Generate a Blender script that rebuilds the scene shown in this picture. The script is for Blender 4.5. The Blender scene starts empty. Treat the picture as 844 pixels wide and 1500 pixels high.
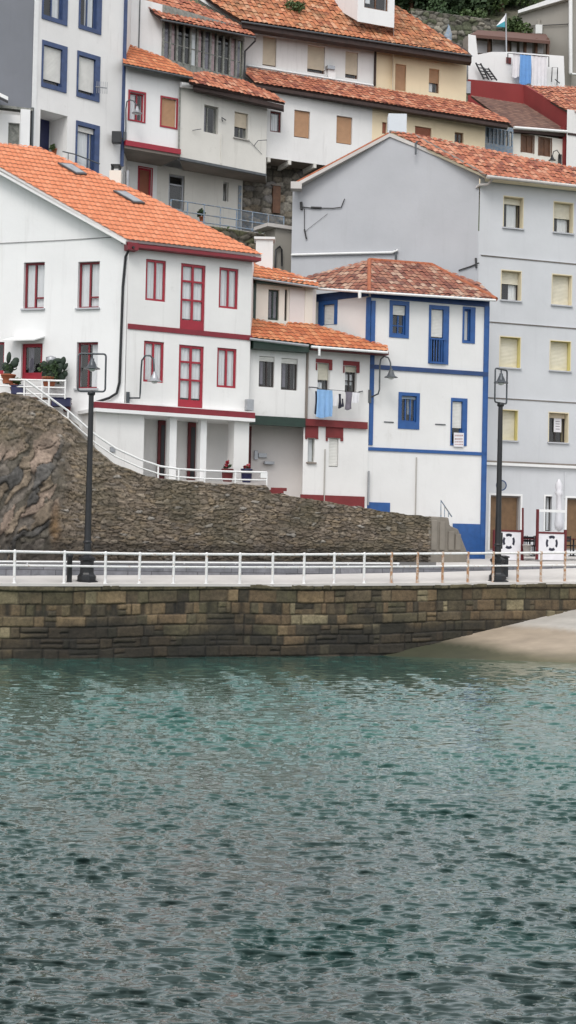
import bpy, bmesh, math, random
import numpy as np
from mathutils import Vector, Matrix
from mathutils.geometry import tessellate_polygon

random.seed(7); rng = np.random.default_rng(7)
SC = bpy.context.scene
COL = SC.collection
R_ = math.radians

# ------------------------------------------------------------------ camera
F, CX, CY = 2200.0, 422.0, 750.0          # focal length and centre of the photograph, in its pixels
CAMZ = 3.88
PITCH, ROLL = math.atan(50/F), 0.022
_fw = Vector((0, math.cos(PITCH), math.sin(PITCH)))
_u0 = Vector((0, -math.sin(PITCH), math.cos(PITCH)))
_r0 = Vector((1, 0, 0))
CR = _r0*math.cos(ROLL) + _u0*math.sin(ROLL)
CU = _u0*math.cos(ROLL) - _r0*math.sin(ROLL)
CAM = Vector((0, 0, CAMZ))
cd = bpy.data.cameras.new('camera'); co = bpy.data.objects.new('camera', cd); COL.objects.link(co)
m4 = Matrix(((CR.x, CU.x, -_fw.x), (CR.y, CU.y, -_fw.y), (CR.z, CU.z, -_fw.z))).to_4x4()
m4.translation = CAM
co.matrix_world = m4
cd.sensor_fit = 'AUTO'; cd.sensor_width = 36; cd.lens = F/1500*36
cd.clip_start = .1; cd.clip_end = 2000
SC.camera = co

# ------------------------------------------------------------------ light: bright overcast day
W = bpy.data.worlds.new('World'); SC.world = W; W.use_nodes = True
nt = W.node_tree; nt.nodes.clear()
sky = nt.nodes.new('ShaderNodeTexSky'); sky.sky_type = 'NISHITA'; sky.sun_disc = False
SUN_EL, SUN_AZ = R_(50), R_(192)          # azimuth: clockwise from +Y
sky.sun_elevation = SUN_EL; sky.sun_rotation = SUN_AZ
sky.air_density = 1.0; sky.dust_density = 3.5; sky.ozone_density = 1.5
hs = nt.nodes.new('ShaderNodeHueSaturation'); hs.inputs['Saturation'].default_value = .38
bg = nt.nodes.new('ShaderNodeBackground'); bg.inputs['Strength'].default_value = .15
wo = nt.nodes.new('ShaderNodeOutputWorld')
nt.links.new(sky.outputs[0], hs.inputs['Color']); mv = nt.nodes.new('ShaderNodeMix'); mv.data_type = 'RGBA'; mv.inputs[0].default_value = .6; mv.inputs[7].default_value = (8.0, 8.15, 8.35, 1)   # thin even cloud veil
nt.links.new(hs.outputs[0], mv.inputs[6]); nt.links.new(mv.outputs[2], bg.inputs['Color'])
nt.links.new(bg.outputs[0], wo.inputs['Surface'])
sl = bpy.data.lights.new('sun', 'SUN'); sl.energy = .85; sl.angle = R_(22); sl.color = (1, .965, .92)
so = bpy.data.objects.new('sun', sl); COL.objects.link(so)
_sd = Vector((math.sin(SUN_AZ)*math.cos(SUN_EL), math.cos(SUN_AZ)*math.cos(SUN_EL), math.sin(SUN_EL)))
so.rotation_euler = _sd.to_track_quat('Z', 'Y').to_euler(); so.location = _sd*60
SC.view_settings.view_transform = 'Standard'; SC.view_settings.look = 'None'
SC.view_settings.exposure = 0.31; SC.view_settings.gamma = 1; SC.view_settings.use_curve_mapping = False
SC.cycles.use_denoising = True
SC.cycles.max_bounces = 7; SC.cycles.transparent_max_bounces = 8
SC.cycles.caustics_reflective = False; SC.cycles.caustics_refractive = False

# ------------------------------------------------------------------ geometry of the place as measured from the photograph
def ray(px, py): return _fw + CR*((px-CX)/F) - CU*((py-CY)/F)
def P(px, py, d):
    r = ray(px, py); return CAM + r*(d/r.y)
def proj(p):
    v = Vector(p)-CAM; z = v.dot(_fw); return CX+F*v.dot(CR)/z, CY-F*v.dot(CU)/z
def plane3(a, b, c):
    n = (b-a).cross(c-a).normalized()
    if n.z < 0: n = -n
    return a, n
def hit(px, py, pl):
    o, n = pl; r = ray(px, py); return CAM + r*((o-CAM).dot(n)/r.dot(n))

# ------------------------------------------------------------------ materials
M = {}
def _base(name):
    m = bpy.data.materials.new(name); m.use_nodes = True
    n = m.node_tree.nodes; b = n['Principled BSDF']; M[name] = m
    return m, n, m.node_tree.links, b
def _mix(n, l, fac, a, b, mode='MIX'):
    x = n.new('ShaderNodeMix'); x.data_type = 'RGBA'; x.blend_type = mode
    for s, v in ((0, fac), (6, a), (7, b)):
        if hasattr(v, 'is_linked') or hasattr(v, 'links'): l.new(v, x.inputs[s])
        else: x.inputs[s].default_value = v if s == 0 else (*v, 1) if len(v) == 3 else v
    return x.outputs[2]
def _noise(n, l, scale, detail=4, rough=.55, vec=None):
    t = n.new('ShaderNodeTexNoise'); t.inputs['Scale'].default_value = scale
    t.inputs['Detail'].default_value = detail; t.inputs['Roughness'].default_value = rough
    if vec: l.new(vec, t.inputs['Vector'])
    return t.outputs['Fac']
def _ramp(n, l, fac, stops):
    r = n.new('ShaderNodeValToRGB'); e = r.color_ramp.elements
    while len(e) < len(stops): e.new(.5)
    for i, (p, c) in enumerate(stops):
        e[i].position = p; e[i].color = (*c, 1) if not isinstance(c, (int, float)) else (c, c, c, 1)
    l.new(fac, r.inputs[0]); return r.outputs[0]
def _bump(n, l, b, h, strength, dist=.02):
    x = n.new('ShaderNodeBump'); x.inputs['Strength'].default_value = strength
    x.inputs['Distance'].default_value = dist; l.new(h, x.inputs['Height']); l.new(x.outputs[0], b.inputs['Normal'])
def _pos(n, l, sc=(1, 1, 1)):
    g = n.new('ShaderNodeNewGeometry'); mp = n.new('ShaderNodeMapping'); mp.inputs['Scale'].default_value = sc
    l.new(g.outputs['Position'], mp.inputs['Vector']); return mp.outputs[0]

def plaster(name, col, var=.06, streak=.10, stain=(.32, .30, .28), rough=.9, damp=.0):
    m, n, l, b = _base(name)
    big = _noise(n, l, .45, 5, .6, _pos(n, l)); fine = _noise(n, l, 7, 5, .6, _pos(n, l))
    c2 = tuple(x*(1-var*2) for x in col)
    c = _mix(n, l, _ramp(n, l, big, [(.35, 0), (.7, 1)]), col, c2)
    st = _noise(n, l, 1.0, 6, .65, _pos(n, l, (3.2, 3.2, .28)))
    c = _mix(n, l, _ramp(n, l, st, [(.56, 0), (.82, streak)]), c, stain)
    bl = _noise(n, l, 1.7, 8, .7, _pos(n, l))
    c = _mix(n, l, _ramp(n, l, bl, [(.62, 0), (.80, streak*.9)]), c, stain)
    l.new(c, b.inputs['Base Color']); b.inputs['Roughness'].default_value = rough
    _bump(n, l, b, fine, .25, .02)
    return m
def paint(name, col, rough=.55, var=.12, wear=.0, wearcol=(.5, .45, .4), metal=0):
    m, n, l, b = _base(name)
    nz = _noise(n, l, 4, 6, .6, _pos(n, l))
    c = _mix(n, l, _ramp(n, l, nz, [(.3, 0), (.75, 1)]), col, tuple(x*(1-var*2) for x in col))
    if wear:
        w = _noise(n, l, 9, 8, .7, _pos(n, l)); c = _mix(n, l, _ramp(n, l, w, [(.6-wear*.3, 0), (.72-wear*.2, 1)]), c, wearcol)
    l.new(c, b.inputs['Base Color']); b.inputs['Roughness'].default_value = rough; b.inputs['Metallic'].default_value = metal
    _bump(n, l, b, _noise(n, l, 30, 3, .5, _pos(n, l)), .12, .01)
    return m
def tilemat(name, stops, lichen=(.16, .15, .12), lich=.35, moss=0, mosscol=(.14, .13, .05)):
    m, n, l, b = _base(name)
    a = n.new('ShaderNodeAttribute'); a.attribute_name = 'rnd'
    c = _ramp(n, l, a.outputs['Fac'], stops)
    nz = _noise(n, l, 1.3, 8, .7, _pos(n, l)); c = _mix(n, l, _ramp(n, l, nz, [(.5, 0), (.8, lich)]), c, lichen)
    n2 = _noise(n, l, 14, 5, .6, _pos(n, l)); c = _mix(n, l, _ramp(n, l, n2, [(.45, 0), (.8, .35)]), c, tuple(x*.5 for x in stops[0][1]))
    if moss:
        n3 = _noise(n, l, .8, 8, .75, _pos(n, l)); c = _mix(n, l, _ramp(n, l, n3, [(.5-moss*.15, 0), (.62, moss)]), c, mosscol)
    l.new(c, b.inputs['Base Color']); b.inputs['Roughness'].default_value = .85
    _bump(n, l, b, n2, .3, .02)
    return m
def stonemat(name, rough=.9, fine=.5, wet=None):
    m, n, l, b = _base(name)
    a = n.new('ShaderNodeAttribute'); a.attribute_name = 'Col'
    f1 = _noise(n, l, 9, 8, .7, _pos(n, l)); f2 = _noise(n, l, 1.2, 6, .65, _pos(n, l))
    c = _mix(n, l, 1.0, a.outputs['Color'], _ramp(n, l, f1, [(.25, .45), (.75, 1.5)]), 'MULTIPLY')
    c = _mix(n, l, 1.0, c, _ramp(n, l, f2, [(.3, .7), (.75, 1.25)]), 'MULTIPLY')
    l.new(c, b.inputs['Base Color']); b.inputs['Roughness'].default_value = rough
    _bump(n, l, b, f1, fine, .05)
    return m
def glassmat():
    m, n, l, b = _base('glass')
    out = n['Material Output']; n.remove(b)
    t = n.new('ShaderNodeBsdfTransparent'); t.inputs[0].default_value = (.93, .95, .96, 1)
    g = n.new('ShaderNodeBsdfGlossy'); g.inputs['Roughness'].default_value = .03
    lw = n.new('ShaderNodeLayerWeight'); lw.inputs[0].default_value = .5; pw = n.new('ShaderNodeMath'); pw.operation = 'POWER'; pw.inputs[1].default_value = 3.5; l.new(lw.outputs['Facing'], pw.inputs[0])
    fr = n.new('ShaderNodeMath'); fr.operation = 'MULTIPLY_ADD'; fr.inputs[1].default_value = .8; fr.inputs[2].default_value = .07; l.new(pw.outputs[0], fr.inputs[0])
    mx = n.new('ShaderNodeMixShader'); l.new(fr.outputs[0], mx.inputs[0]); l.new(t.outputs[0], mx.inputs[1]); l.new(g.outputs[0], mx.inputs[2])
    bp = n.new('ShaderNodeBump'); bp.inputs['Strength'].default_value = .06; l.new(_noise(n, l, 2, 2, .5, _pos(n, l)), bp.inputs['Height'])
    l.new(bp.outputs[0], g.inputs['Normal'])
    l.new(mx.outputs[0], out.inputs[0]); return m
def slatmat(name, col, period=.06):
    m, n, l, b = _base(name)
    g = n.new('ShaderNodeNewGeometry'); sx = n.new('ShaderNodeSeparateXYZ'); l.new(g.outputs['Position'], sx.inputs[0])
    mu = n.new('ShaderNodeMath'); mu.operation = 'MULTIPLY'; mu.inputs[1].default_value = 2*math.pi/period; l.new(sx.outputs[2], mu.inputs[0])
    si = n.new('ShaderNodeMath'); si.operation = 'SINE'; l.new(mu.outputs[0], si.inputs[0])
    nz = _noise(n, l, 3, 5, .6, _pos(n, l))
    l.new(_mix(n, l, _ramp(n, l, nz, [(.3, 0), (.8, 1)]), col, tuple(x*.82 for x in col)), b.inputs['Base Color'])
    b.inputs['Roughness'].default_value = .6; _bump(n, l, b, si.outputs[0], .5, .01)
    return m
def foliage(name, c1, c2):
    m, n, l, b = _base(name)
    a = n.new('ShaderNodeAttribute'); a.attribute_name = 'rnd'
    l.new(_ramp(n, l, a.outputs['Fac'], [(0, c1), (1, c2)]), b.inputs['Base Color']); b.inputs['Roughness'].default_value = .7
    return m

plaster('white_plaster', (.80, .79, .775), .05, .30)
plaster('bright_plaster', (.82, .82, .815), .03, .18)
plaster('cool_plaster', (.66, .70, .74), .03, .10)
plaster('old_plaster', (.70, .68, .63), .06, .42, (.30, .28, .24))
plaster('pink_plaster', (.76, .72, .70), .05, .2)
plaster('cream_plaster', (.86, .72, .50), .05, .22, (.45, .36, .25))
plaster('pale_cream_plaster', (.80, .765, .69), .04, .2)
plaster('grey_plaster', (.49, .50, .525), .05, .25, (.33, .33, .33))
plaster('lavender_plaster', (.60, .612, .632), .045, .22, (.40, .40, .42))
plaster('blue_house_plaster', (.77, .765, .755), .04, .25, (.45, .42, .38))
plaster('slate_render', (.20, .21, .235), .06, .2, (.12, .12, .13))
plaster('taupe_render', (.33, .31, .275), .06, .3, (.2, .19, .17))
plaster('maroon_render', (.26, .036, .036), .10, .25, (.2, .05, .04))
plaster('concrete', (.46, .44, .41), .1, .35, (.25, .23, .2))
plaster('pale_concrete', (.62, .59, .56), .1, .3, (.4, .36, .33))
plaster('brown_stone', (.25, .225, .19), .2, .5, (.12, .1, .08))
plaster('yellow_reveal', (.72, .64, .28), .08, .2)
plaster('cream_reveal', (.74, .66, .48), .06, .25)
plaster('grey_brown_plaster', (.28, .24, .21), .2, .4, (.1, .08, .07))  # dark grey-brown for soffits, frames, pipes and small trim
paint('crimson', (.35, .014, .032), .45, .12)
paint('dark_red', (.23, .015, .027), .5, .15)
paint('maroon_wood', (.14, .013, .016), .6, .2)
paint('brick_red', (.20, .024, .026), .7, .15)
paint('cobalt', (.022, .098, .31), .45, .15)
paint('deep_blue', (.022, .062, .19), .5, .2)
paint('slate_blue', (.05, .085, .20), .5, .2)
paint('faded_blue', (.22, .31, .42), .7, .2, .5, (.35, .33, .3))
paint('navy', (.012, .015, .07), .4)
paint('bottle_green', (.012, .035, .024), .4, .2)
paint('white_paint', (.82, .82, .81), .4, .05)
paint('railing_white', (.80, .80, .79), .4, .08, .12, (.42, .25, .13))
paint('railing_rusty', (.66, .60, .53), .55, .15, .75, (.36, .17, .07))
paint('iron_black', (.012, .013, .016), .4, .3)
paint('iron_grey', (.10, .11, .12), .5, .2)
paint('lamp_metal', (.09, .10, .11), .35, .2, 0, metal=.6)
paint('galvanised', (.42, .43, .45), .4, .15, metal=.5)
paint('brown_wood', (.16, .072, .035), .6, .25)
paint('door_wood', (.20, .115, .055), .55, .2)
paint('grey_wood', (.30, .31, .28), .8, .3, .4, (.34, .33, .30))
paint('fascia_brown', (.055, .03, .025), .7, .3)
paint('fascia_maroon', (.15, .02, .02), .6, .2)
paint('dark_frame', (.04, .03, .028), .5, .2)
paint('dark_glass', (.012, .014, .016), .08, .2)
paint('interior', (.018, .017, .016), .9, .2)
paint('lamp_glass', (.75, .76, .74), .25, .05)
paint('cable', (.05, .05, .05), .7, .2)
paint('cloth_white', (.78, .77, .80), .9, .06)
paint('cloth_blue', (.16, .36, .72), .9, .08)
paint('cloth_skyblue', (.27, .47, .76), .9, .1)
paint('cloth_grey', (.22, .20, .24), .9, .2)
paint('cloth_dark', (.03, .03, .05), .9, .2)
paint('cloth_pink', (.55, .36, .36), .9, .2)
paint('flag_teal', (.06, .34, .42), .8, .1)
paint('terracotta', (.42, .13, .06), .8, .2)
paint('asphalt', (.16, .155, .15), .9, .15)
paint('clothes_curtain', (.80, .80, .80), .9, .04)
paint('steel', (.35, .36, .38), .35, .1, metal=.7)
slatmat('beige_blind', (.64, .55, .42)); slatmat('cream_blind', (.72, .68, .56)); slatmat('white_blind', (.74, .73, .69))
slatmat('tan_blind', (.47, .27, .15)); slatmat('rust_blind', (.30, .10, .055))
glassmat()
tilemat('new_tile', [(0, (.59, .20, .095)), (.5, (.64, .225, .11)), (1, (.68, .265, .14))], (.42, .20, .12), .3)
tilemat('mid_tile', [(0, (.42, .12, .05)), (.5, (.56, .18, .075)), (1, (.62, .27, .13))], (.2, .12, .08), .5)
tilemat('old_tile', [(0, (.20, .055, .035)), (.3, (.40, .13, .07)), (.75, (.50, .185, .10)), (1, (.56, .28, .18))], (.18, .12, .09), .5)
tilemat('worn_tile', [(0, (.16, .06, .045)), (.4, (.30, .11, .07)), (.75, (.36, .17, .11)), (1, (.50, .34, .25))], (.15, .12, .10), .6)
tilemat('mossy_tile', [(0, (.26, .08, .04)), (.35, (.46, .15, .065)), (.7, (.56, .20, .09)), (1, (.60, .33, .20))], (.20, .14, .09), .5, .45, (.17, .14, .06))
tilemat('brown_tile', [(0, (.13, .065, .05)), (.5, (.19, .10, .075)), (1, (.25, .14, .10))], (.13, .1, .09), .4)
def coursed(name, c1, c2):
    m, n, l, b = _base(name); br_ = n.new('ShaderNodeTexBrick'); br_.inputs['Scale'].default_value = 1.0
    br_.inputs['Color1'].default_value = (*c1, 1); br_.inputs['Color2'].default_value = (*c2, 1); br_.inputs['Mortar'].default_value = (.07, .07, .075, 1)
    br_.inputs['Mortar Size'].default_value = .012; br_.inputs['Brick Width'].default_value = .8; br_.inputs['Row Height'].default_value = .24
    g = n.new('ShaderNodeNewGeometry'); s_ = n.new('ShaderNodeSeparateXYZ'); l.new(g.outputs['Position'], s_.inputs[0]); cm = n.new('ShaderNodeCombineXYZ'); l.new(s_.outputs[0], cm.inputs[0]); l.new(s_.outputs[2], cm.inputs[1]); l.new(cm.outputs[0], br_.inputs['Vector'])
    nz = _noise(n, l, 3, 6, .7, _pos(n, l)); l.new(_mix(n, l, 1.0, br_.outputs[0], _ramp(n, l, nz, [(.25, .55), (.8, 1.3)]), 'MULTIPLY'), b.inputs['Base Color']); b.inputs['Roughness'].default_value = .85
    _bump(n, l, b, nz, .3, .02)
coursed('slate_stone', (.15, .155, .175), (.22, .22, .24))
stonemat('rubble'); stonemat('ashlar', .8, .4)
def sandmat():
    m, n, l, b = _base('wet_sand'); a = n.new('ShaderNodeAttribute'); a.attribute_name = 'Col'
    f1 = _noise(n, l, 3, 6, .6, _pos(n, l, (.35, 1, 1))); f2 = _noise(n, l, 25, 3, .5, _pos(n, l))
    l.new(_mix(n, l, 1.0, a.outputs['Color'], _ramp(n, l, f1, [(.3, .82), (.7, 1.12)]), 'MULTIPLY'), b.inputs['Base Color']); b.inputs['Roughness'].default_value = .55; _bump(n, l, b, f2, .12, .01)
sandmat()
foliage('leaf_dark', (.012, .03, .010), (.05, .095, .03)); foliage('leaf_mid', (.03, .06, .015), (.09, .14, .04))
foliage('cactus_green', (.010, .024, .012), (.03, .05, .028))

# ------------------------------------------------------------------ mesh building
LOC = {}
def tagp(o, label=None, cat=None, group=None, kind=None):
    if label: o['label'] = label
    if cat: o['category'] = cat
    if group: o['group'] = group
    if kind: o['kind'] = kind
    return o
def thing(name, label, cat, loc, group=None):
    o = bpy.data.objects.new(name, None); COL.objects.link(o); o.location = loc; LOC[o] = Vector(loc); o.empty_display_size = .3
    return tagp(o, label, cat, group)
def link(name, me, parent=None, loc=None):
    o = bpy.data.objects.new(name, me); COL.objects.link(o)
    if parent is not None: o.parent = parent; LOC[o] = LOC[parent]
    else: o.location = loc if loc is not None else (0, 0, 0); LOC[o] = Vector(o.location)
    return o
class MB:
    def __init__(s): s.v = []; s.f = []; s.m = []; s.sm = []; s.mats = []; s.cur = 0
    def mat(s, name):
        if name not in s.mats: s.mats.append(name)
        s.cur = s.mats.index(name); return s
    def face(s, pts, smooth=False):
        b = len(s.v); s.v += [tuple(p) for p in pts]; s.f.append(tuple(range(b, b+len(pts)))); s.m.append(s.cur); s.sm.append(smooth)
    def grid(s, rows, smooth=True, closed=False):
        b = len(s.v); n = len(rows[0])
        for r in rows: s.v += [tuple(p) for p in r]
        for i in range(len(rows)-1):
            for j in range(n if closed else n-1):
                k = (j+1) % n
                s.f.append((b+i*n+j, b+i*n+k, b+(i+1)*n+k, b+(i+1)*n+j)); s.m.append(s.cur); s.sm.append(smooth)
    def hexa(s, c):                        # 8 corners: bottom 0-3 ccw, top 4-7
        b = len(s.v); s.v += [tuple(p) for p in c]
        for f in ((3, 2, 1, 0), (4, 5, 6, 7), (0, 1, 5, 4), (1, 2, 6, 5), (2, 3, 7, 6), (3, 0, 4, 7)):
            s.f.append(tuple(b+i for i in f)); s.m.append(s.cur); s.sm.append(False)
    def box(s, c, sx, sy, sz, rz=0):       # centre of the base
        c = Vector(c); X = Vector((math.cos(rz), math.sin(rz), 0))*sx/2; Y = Vector((-math.sin(rz), math.cos(rz), 0))*sy/2; Z = Vector((0, 0, sz))
        q = [c-X-Y, c+X-Y, c+X+Y, c-X+Y]; s.hexa(q+[p+Z for p in q])
    def tube(s, pts, r, n=8, cap=True):
        pts = [Vector(p) for p in pts]; rs = r if isinstance(r, (list, tuple)) else [r]*len(pts)
        rows = []; up = None
        for i, p in enumerate(pts):
            t = (pts[min(i+1, len(pts)-1)]-pts[max(i-1, 0)]).normalized()
            if up is None: up = Vector((0, 0, 1)) if abs(t.z) < .9 else Vector((1, 0, 0))
            a = t.cross(up); a = a.normalized() if a.length > 1e-4 else Vector((1, 0, 0)); b = a.cross(t).normalized(); up = b
            rows.append([p+(a*math.cos(2*math.pi*k/n)+b*math.sin(2*math.pi*k/n))*rs[i] for k in range(n)])
        s.grid(rows, True, True)
        if cap: s.face(rows[0][::-1]); s.face(rows[-1])
    def lathe(s, c, prof, n=16, smooth=True, sq=False):      # prof: (radius, z)
        c = Vector(c); rows = []
        for r, z in prof: rows.append([c+Vector((math.cos(2*math.pi*(k+.5)/n)*r, math.sin(2*math.pi*(k+.5)/n)*r, z)) for k in range(n)])
        s.grid(rows[::-1], smooth, True)
        if prof[0][0] > 1e-3: s.face(rows[0])
        if prof[-1][0] > 1e-3: s.face(rows[-1][::-1])
    def prism(s, poly, d):                 # planar polygon (3-D points) pushed along d
        d = Vector(d); p = [Vector(x) for x in poly]; q = [x+d for x in p]
        s.face(p); s.face(q[::-1])
        for i in range(len(p)): j = (i+1) % len(p); s.face([p[j], p[i], q[i], q[j]])
    def build(s, name, parent=None, loc=None, bevel=0):
        L = LOC[parent] if parent is not None else Vector(loc if loc is not None else (0, 0, 0))
        me = bpy.data.meshes.new(name); me.from_pydata([(x-L.x, y-L.y, z-L.z) for x, y, z in s.v], [], s.f)
        for k in s.mats: me.materials.append(M[k])
        me.polygons.foreach_set('material_index', s.m); me.polygons.foreach_set('use_smooth', s.sm); me.update()
        o = link(name, me, parent, loc)
        if bevel:
            bm = bmesh.new(); bm.from_mesh(me); bmesh.ops.remove_doubles(bm, verts=bm.verts, dist=1e-4)
            bm.normal_update(); bm.to_mesh(me); bm.free()
            b = o.modifiers.new('bevel', 'BEVEL'); b.width = bevel; b.segments = 1; b.limit_method = 'ANGLE'
        return o

# ------------------------------------------------------------------ facades
class Fac:
    """vertical wall plane seen in the photograph between two pixel columns"""
    def __init__(s, x0, d0, x1, d1, yr=400):
        a, b = P(x0, yr, d0), P(x1, yr, d1); s.a = Vector((a.x, a.y, 0)); s.u = Vector((b.x-a.x, b.y-a.y, 0)); s.L = s.u.length; s.u.normalize()
        s.n = Vector((s.u.y, -s.u.x, 0)); s.holes = []; s.wins = []
    def uv(s, px, py, w=0):
        r = ray(px, py); t = (s.a+s.n*w-CAM).dot(s.n)/r.dot(s.n); p = CAM+r*t; return (p-s.a).dot(s.u), p.z
    def at(s, u, z, w=0): q = s.a+s.u*u+s.n*w; return Vector((q.x, q.y, z))
    def px(s, px, py, w=0): u, z = s.uv(px, py, w); return s.at(u, z, w)
    def rect(s, x0, y0, x1, y1, w=0):
        xm, ym = (x0+x1)/2, (y0+y1)/2
        return s.uv(x0, ym, w)[0], s.uv(xm, y1, w)[1], s.uv(x1, ym, w)[0], s.uv(xm, y0, w)[1]     # u0 z0 u1 z1
    def box(s, mb, u0, z0, u1, z1, w0, w1):
        q = [s.at(u0, z0, w1), s.at(u1, z0, w1), s.at(u1, z0, w0), s.at(u0, z0, w0)]
        mb.hexa(q+[Vector((p.x, p.y, z1)) for p in q])
    def pbox(s, mb, x0, y0, x1, y1, w0, w1): s.box(mb, *s.rect(x0, y0, x1, y1, w1), w0, w1)
    def hole(s, u0, z0, u1, z1, depth, back='interior', jamb=None): s.holes.append((u0, z0, u1, z1, depth, back, jamb))
    def wall(s, mb, outer, mat, thick=.25):
        """outer: (u,z) polygon, counter-clockwise seen from outside"""
        loops = [[Vector((u, z, 0)) for u, z in outer]]
        for h in s.holes: loops.append([Vector((h[0], h[1], 0)), Vector((h[0], h[3], 0)), Vector((h[2], h[3], 0)), Vector((h[2], h[1], 0))])
        flat = [p for l in loops for p in l]
        mb.mat(mat)
        for t in tessellate_polygon(loops):
            a, b, c = (flat[i] for i in t)
            if (b.x-a.x)*(c.y-a.y)-(b.y-a.y)*(c.x-a.x) < 0: b, c = c, b
            mb.face([s.at(p.x, p.y) for p in (a, b, c)])
        for u0, z0, u1, z1, dp, back, jamb in s.holes:
            mb.mat(jamb or mat); A = s.at
            mb.face([A(u0, z0), A(u0, z1), A(u0, z1, -dp), A(u0, z0, -dp)]); mb.face([A(u1, z1), A(u1, z0), A(u1, z0, -dp), A(u1, z1, -dp)])
            mb.face([A(u0, z1), A(u1, z1), A(u1, z1, -dp), A(u0, z1, -dp)]); mb.face([A(u1, z0), A(u0, z0), A(u0, z0, -dp), A(u1, z0, -dp)])
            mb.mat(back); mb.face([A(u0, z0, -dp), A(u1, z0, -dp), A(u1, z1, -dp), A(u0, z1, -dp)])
    # a window or a glazed door; collected now, built once the wall exists
    def win(s, x0, y0, x1, y1, **k):
        r = s.rect(x0, y0, x1, y1); rec = k.get('rec', .12)
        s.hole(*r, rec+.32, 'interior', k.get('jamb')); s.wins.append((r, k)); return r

def wavy(s, mb, u0, z0, u1, z1, w, amp=.02, folds=7, mat='clothes_curtain'):
    mb.mat(mat); n = folds*4; ph = random.random()*6
    rows = [[s.at(u0+(u1-u0)*i/n, z, w+amp*math.sin(ph+i/n*folds*6.28)) for i in range(n+1)] for z in (z0, (z0+z1)/2, z1)]
    mb.grid(rows)

def build_win(s, root, r, k):
    u0, z0, u1, z1 = r; rec = k.get('rec', .12); fm = k.get('frame', 'dark_frame'); fw = k.get('fw', .055); g = .004
    nm = k.get('name', 'window')
    a0, b0, a1, b1 = u0+g, z0+g, u1-g, z1-g
    mb = MB().mat(fm); D0, D1 = -rec-.06, -rec
    bot = k.get('panel', 0)*(b1-b0)
    s.box(mb, a0, b0, a0+fw, b1, D0, D1); s.box(mb, a1-fw, b0, a1, b1, D0, D1)
    s.box(mb, a0+fw, b1-fw, a1-fw, b1, D0, D1); s.box(mb, a0+fw, b0, a1-fw, b0+max(fw, bot), D0, D1)
    W_, H_ = a1-a0, b1-b0
    for v in k.get('v', ()): s.box(mb, a0+W_*v-fw*.45, b0+max(fw, bot), a0+W_*v+fw*.45, b1-fw, D0+.005, D1+.004)
    for h in k.get('h', ()): s.box(mb, a0+fw, b0+H_*h-fw*.35, a1-fw, b0+H_*h+fw*.35, D0+.008, D1+.008)
    for (va, vb, h) in k.get('hp', ()): s.box(mb, a0+W_*va, b0+H_*h-fw*.4, a0+W_*vb, b0+H_*h+fw*.4, D0+.008, D1+.008)
    o = mb.build(nm, root)
    p = MB().mat(k.get('glass', 'glass')); p.face([s.at(a0+fw, b0+fw, D0+.02), s.at(a1-fw, b0+fw, D0+.02), s.at(a1-fw, b1-fw, D0+.02), s.at(a0+fw, b1-fw, D0+.02)]); p.build('pane', o)
    for i, (ca, cb, cz0, cz1) in enumerate(k.get('cur', ())):
        c = MB(); wavy(s, c, a0+W_*ca, b0+H_*cz0, a0+W_*cb, b0+H_*cz1, D0-.035, mat=k.get('curmat', 'clothes_curtain'), folds=max(2, int(7*(cb-ca)))); c.build('curtain', o)
    if 'blind' in k:
        fr, bm_ = k['blind']; c = MB().mat(bm_); zz = b1-(b1-b0)*fr
        s.box(c, a0+.012, zz, a1-.012, b1-.012, D1+.012, D1+.04); c.build('blind', o)
    if 'sur' in k:
        sm, l_, t_, r_, b_ = k['sur']; c = MB().mat(sm); w0, w1 = .0, k.get('proud', .03)
        if l_: s.box(c, u0-l_, z0-b_, u0, z1+t_, w0, w1)
        if r_: s.box(c, u1, z0-b_, u1+r_, z1+t_, w0, w1)
        if t_: s.box(c, u0, z1, u1, z1+t_, w0, w1)
        if b_: s.box(c, u0, z0-b_, u1, z0, w0, w1)
        c.build('surround', o)
    if 'sill' in k:
        c = MB().mat(k['sill']); s.box(c, u0-.06, z0-.06, u1+.06, z0-.001, .001, .09); c.build('sill', o)
    if 'shut' in k:       # open shutters folded in the reveal: thin leaf standing off the left and right edge
        c = MB().mat(k['shut']); s.box(c, a1-.05, b0+.02, a1-.008, b1-.02, -rec+.002, .02); c.build('shutter', o)
    return o

def body(mb, mat, l0, l1, r0, r1, back, zb=None):
    """sides and back behind the fronts: l0,l1 bottom/top world points at the left edge, r0,r1 at the right edge"""
    mb.mat(mat); B = Vector(back) if not isinstance(back, (int, float)) else Vector((0, back, 0))
    for a, b, fl in ((l0, l1, 0), (r0, r1, 1)):
        c, d = b+B, a+B
        if zb is not None: c = Vector((c.x, c.y, zb))
        q = [a, b, c, d]; mb.face(q if not fl else q[::-1])
    c0, c1 = l0+B, l1+B; e0, e1 = r0+B, r1+B
    if zb is not None: c1 = Vector((c1.x, c1.y, zb)); e1 = Vector((e1.x, e1.y, zb))
    mb.face([e0, c0, c1, e1])

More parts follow.
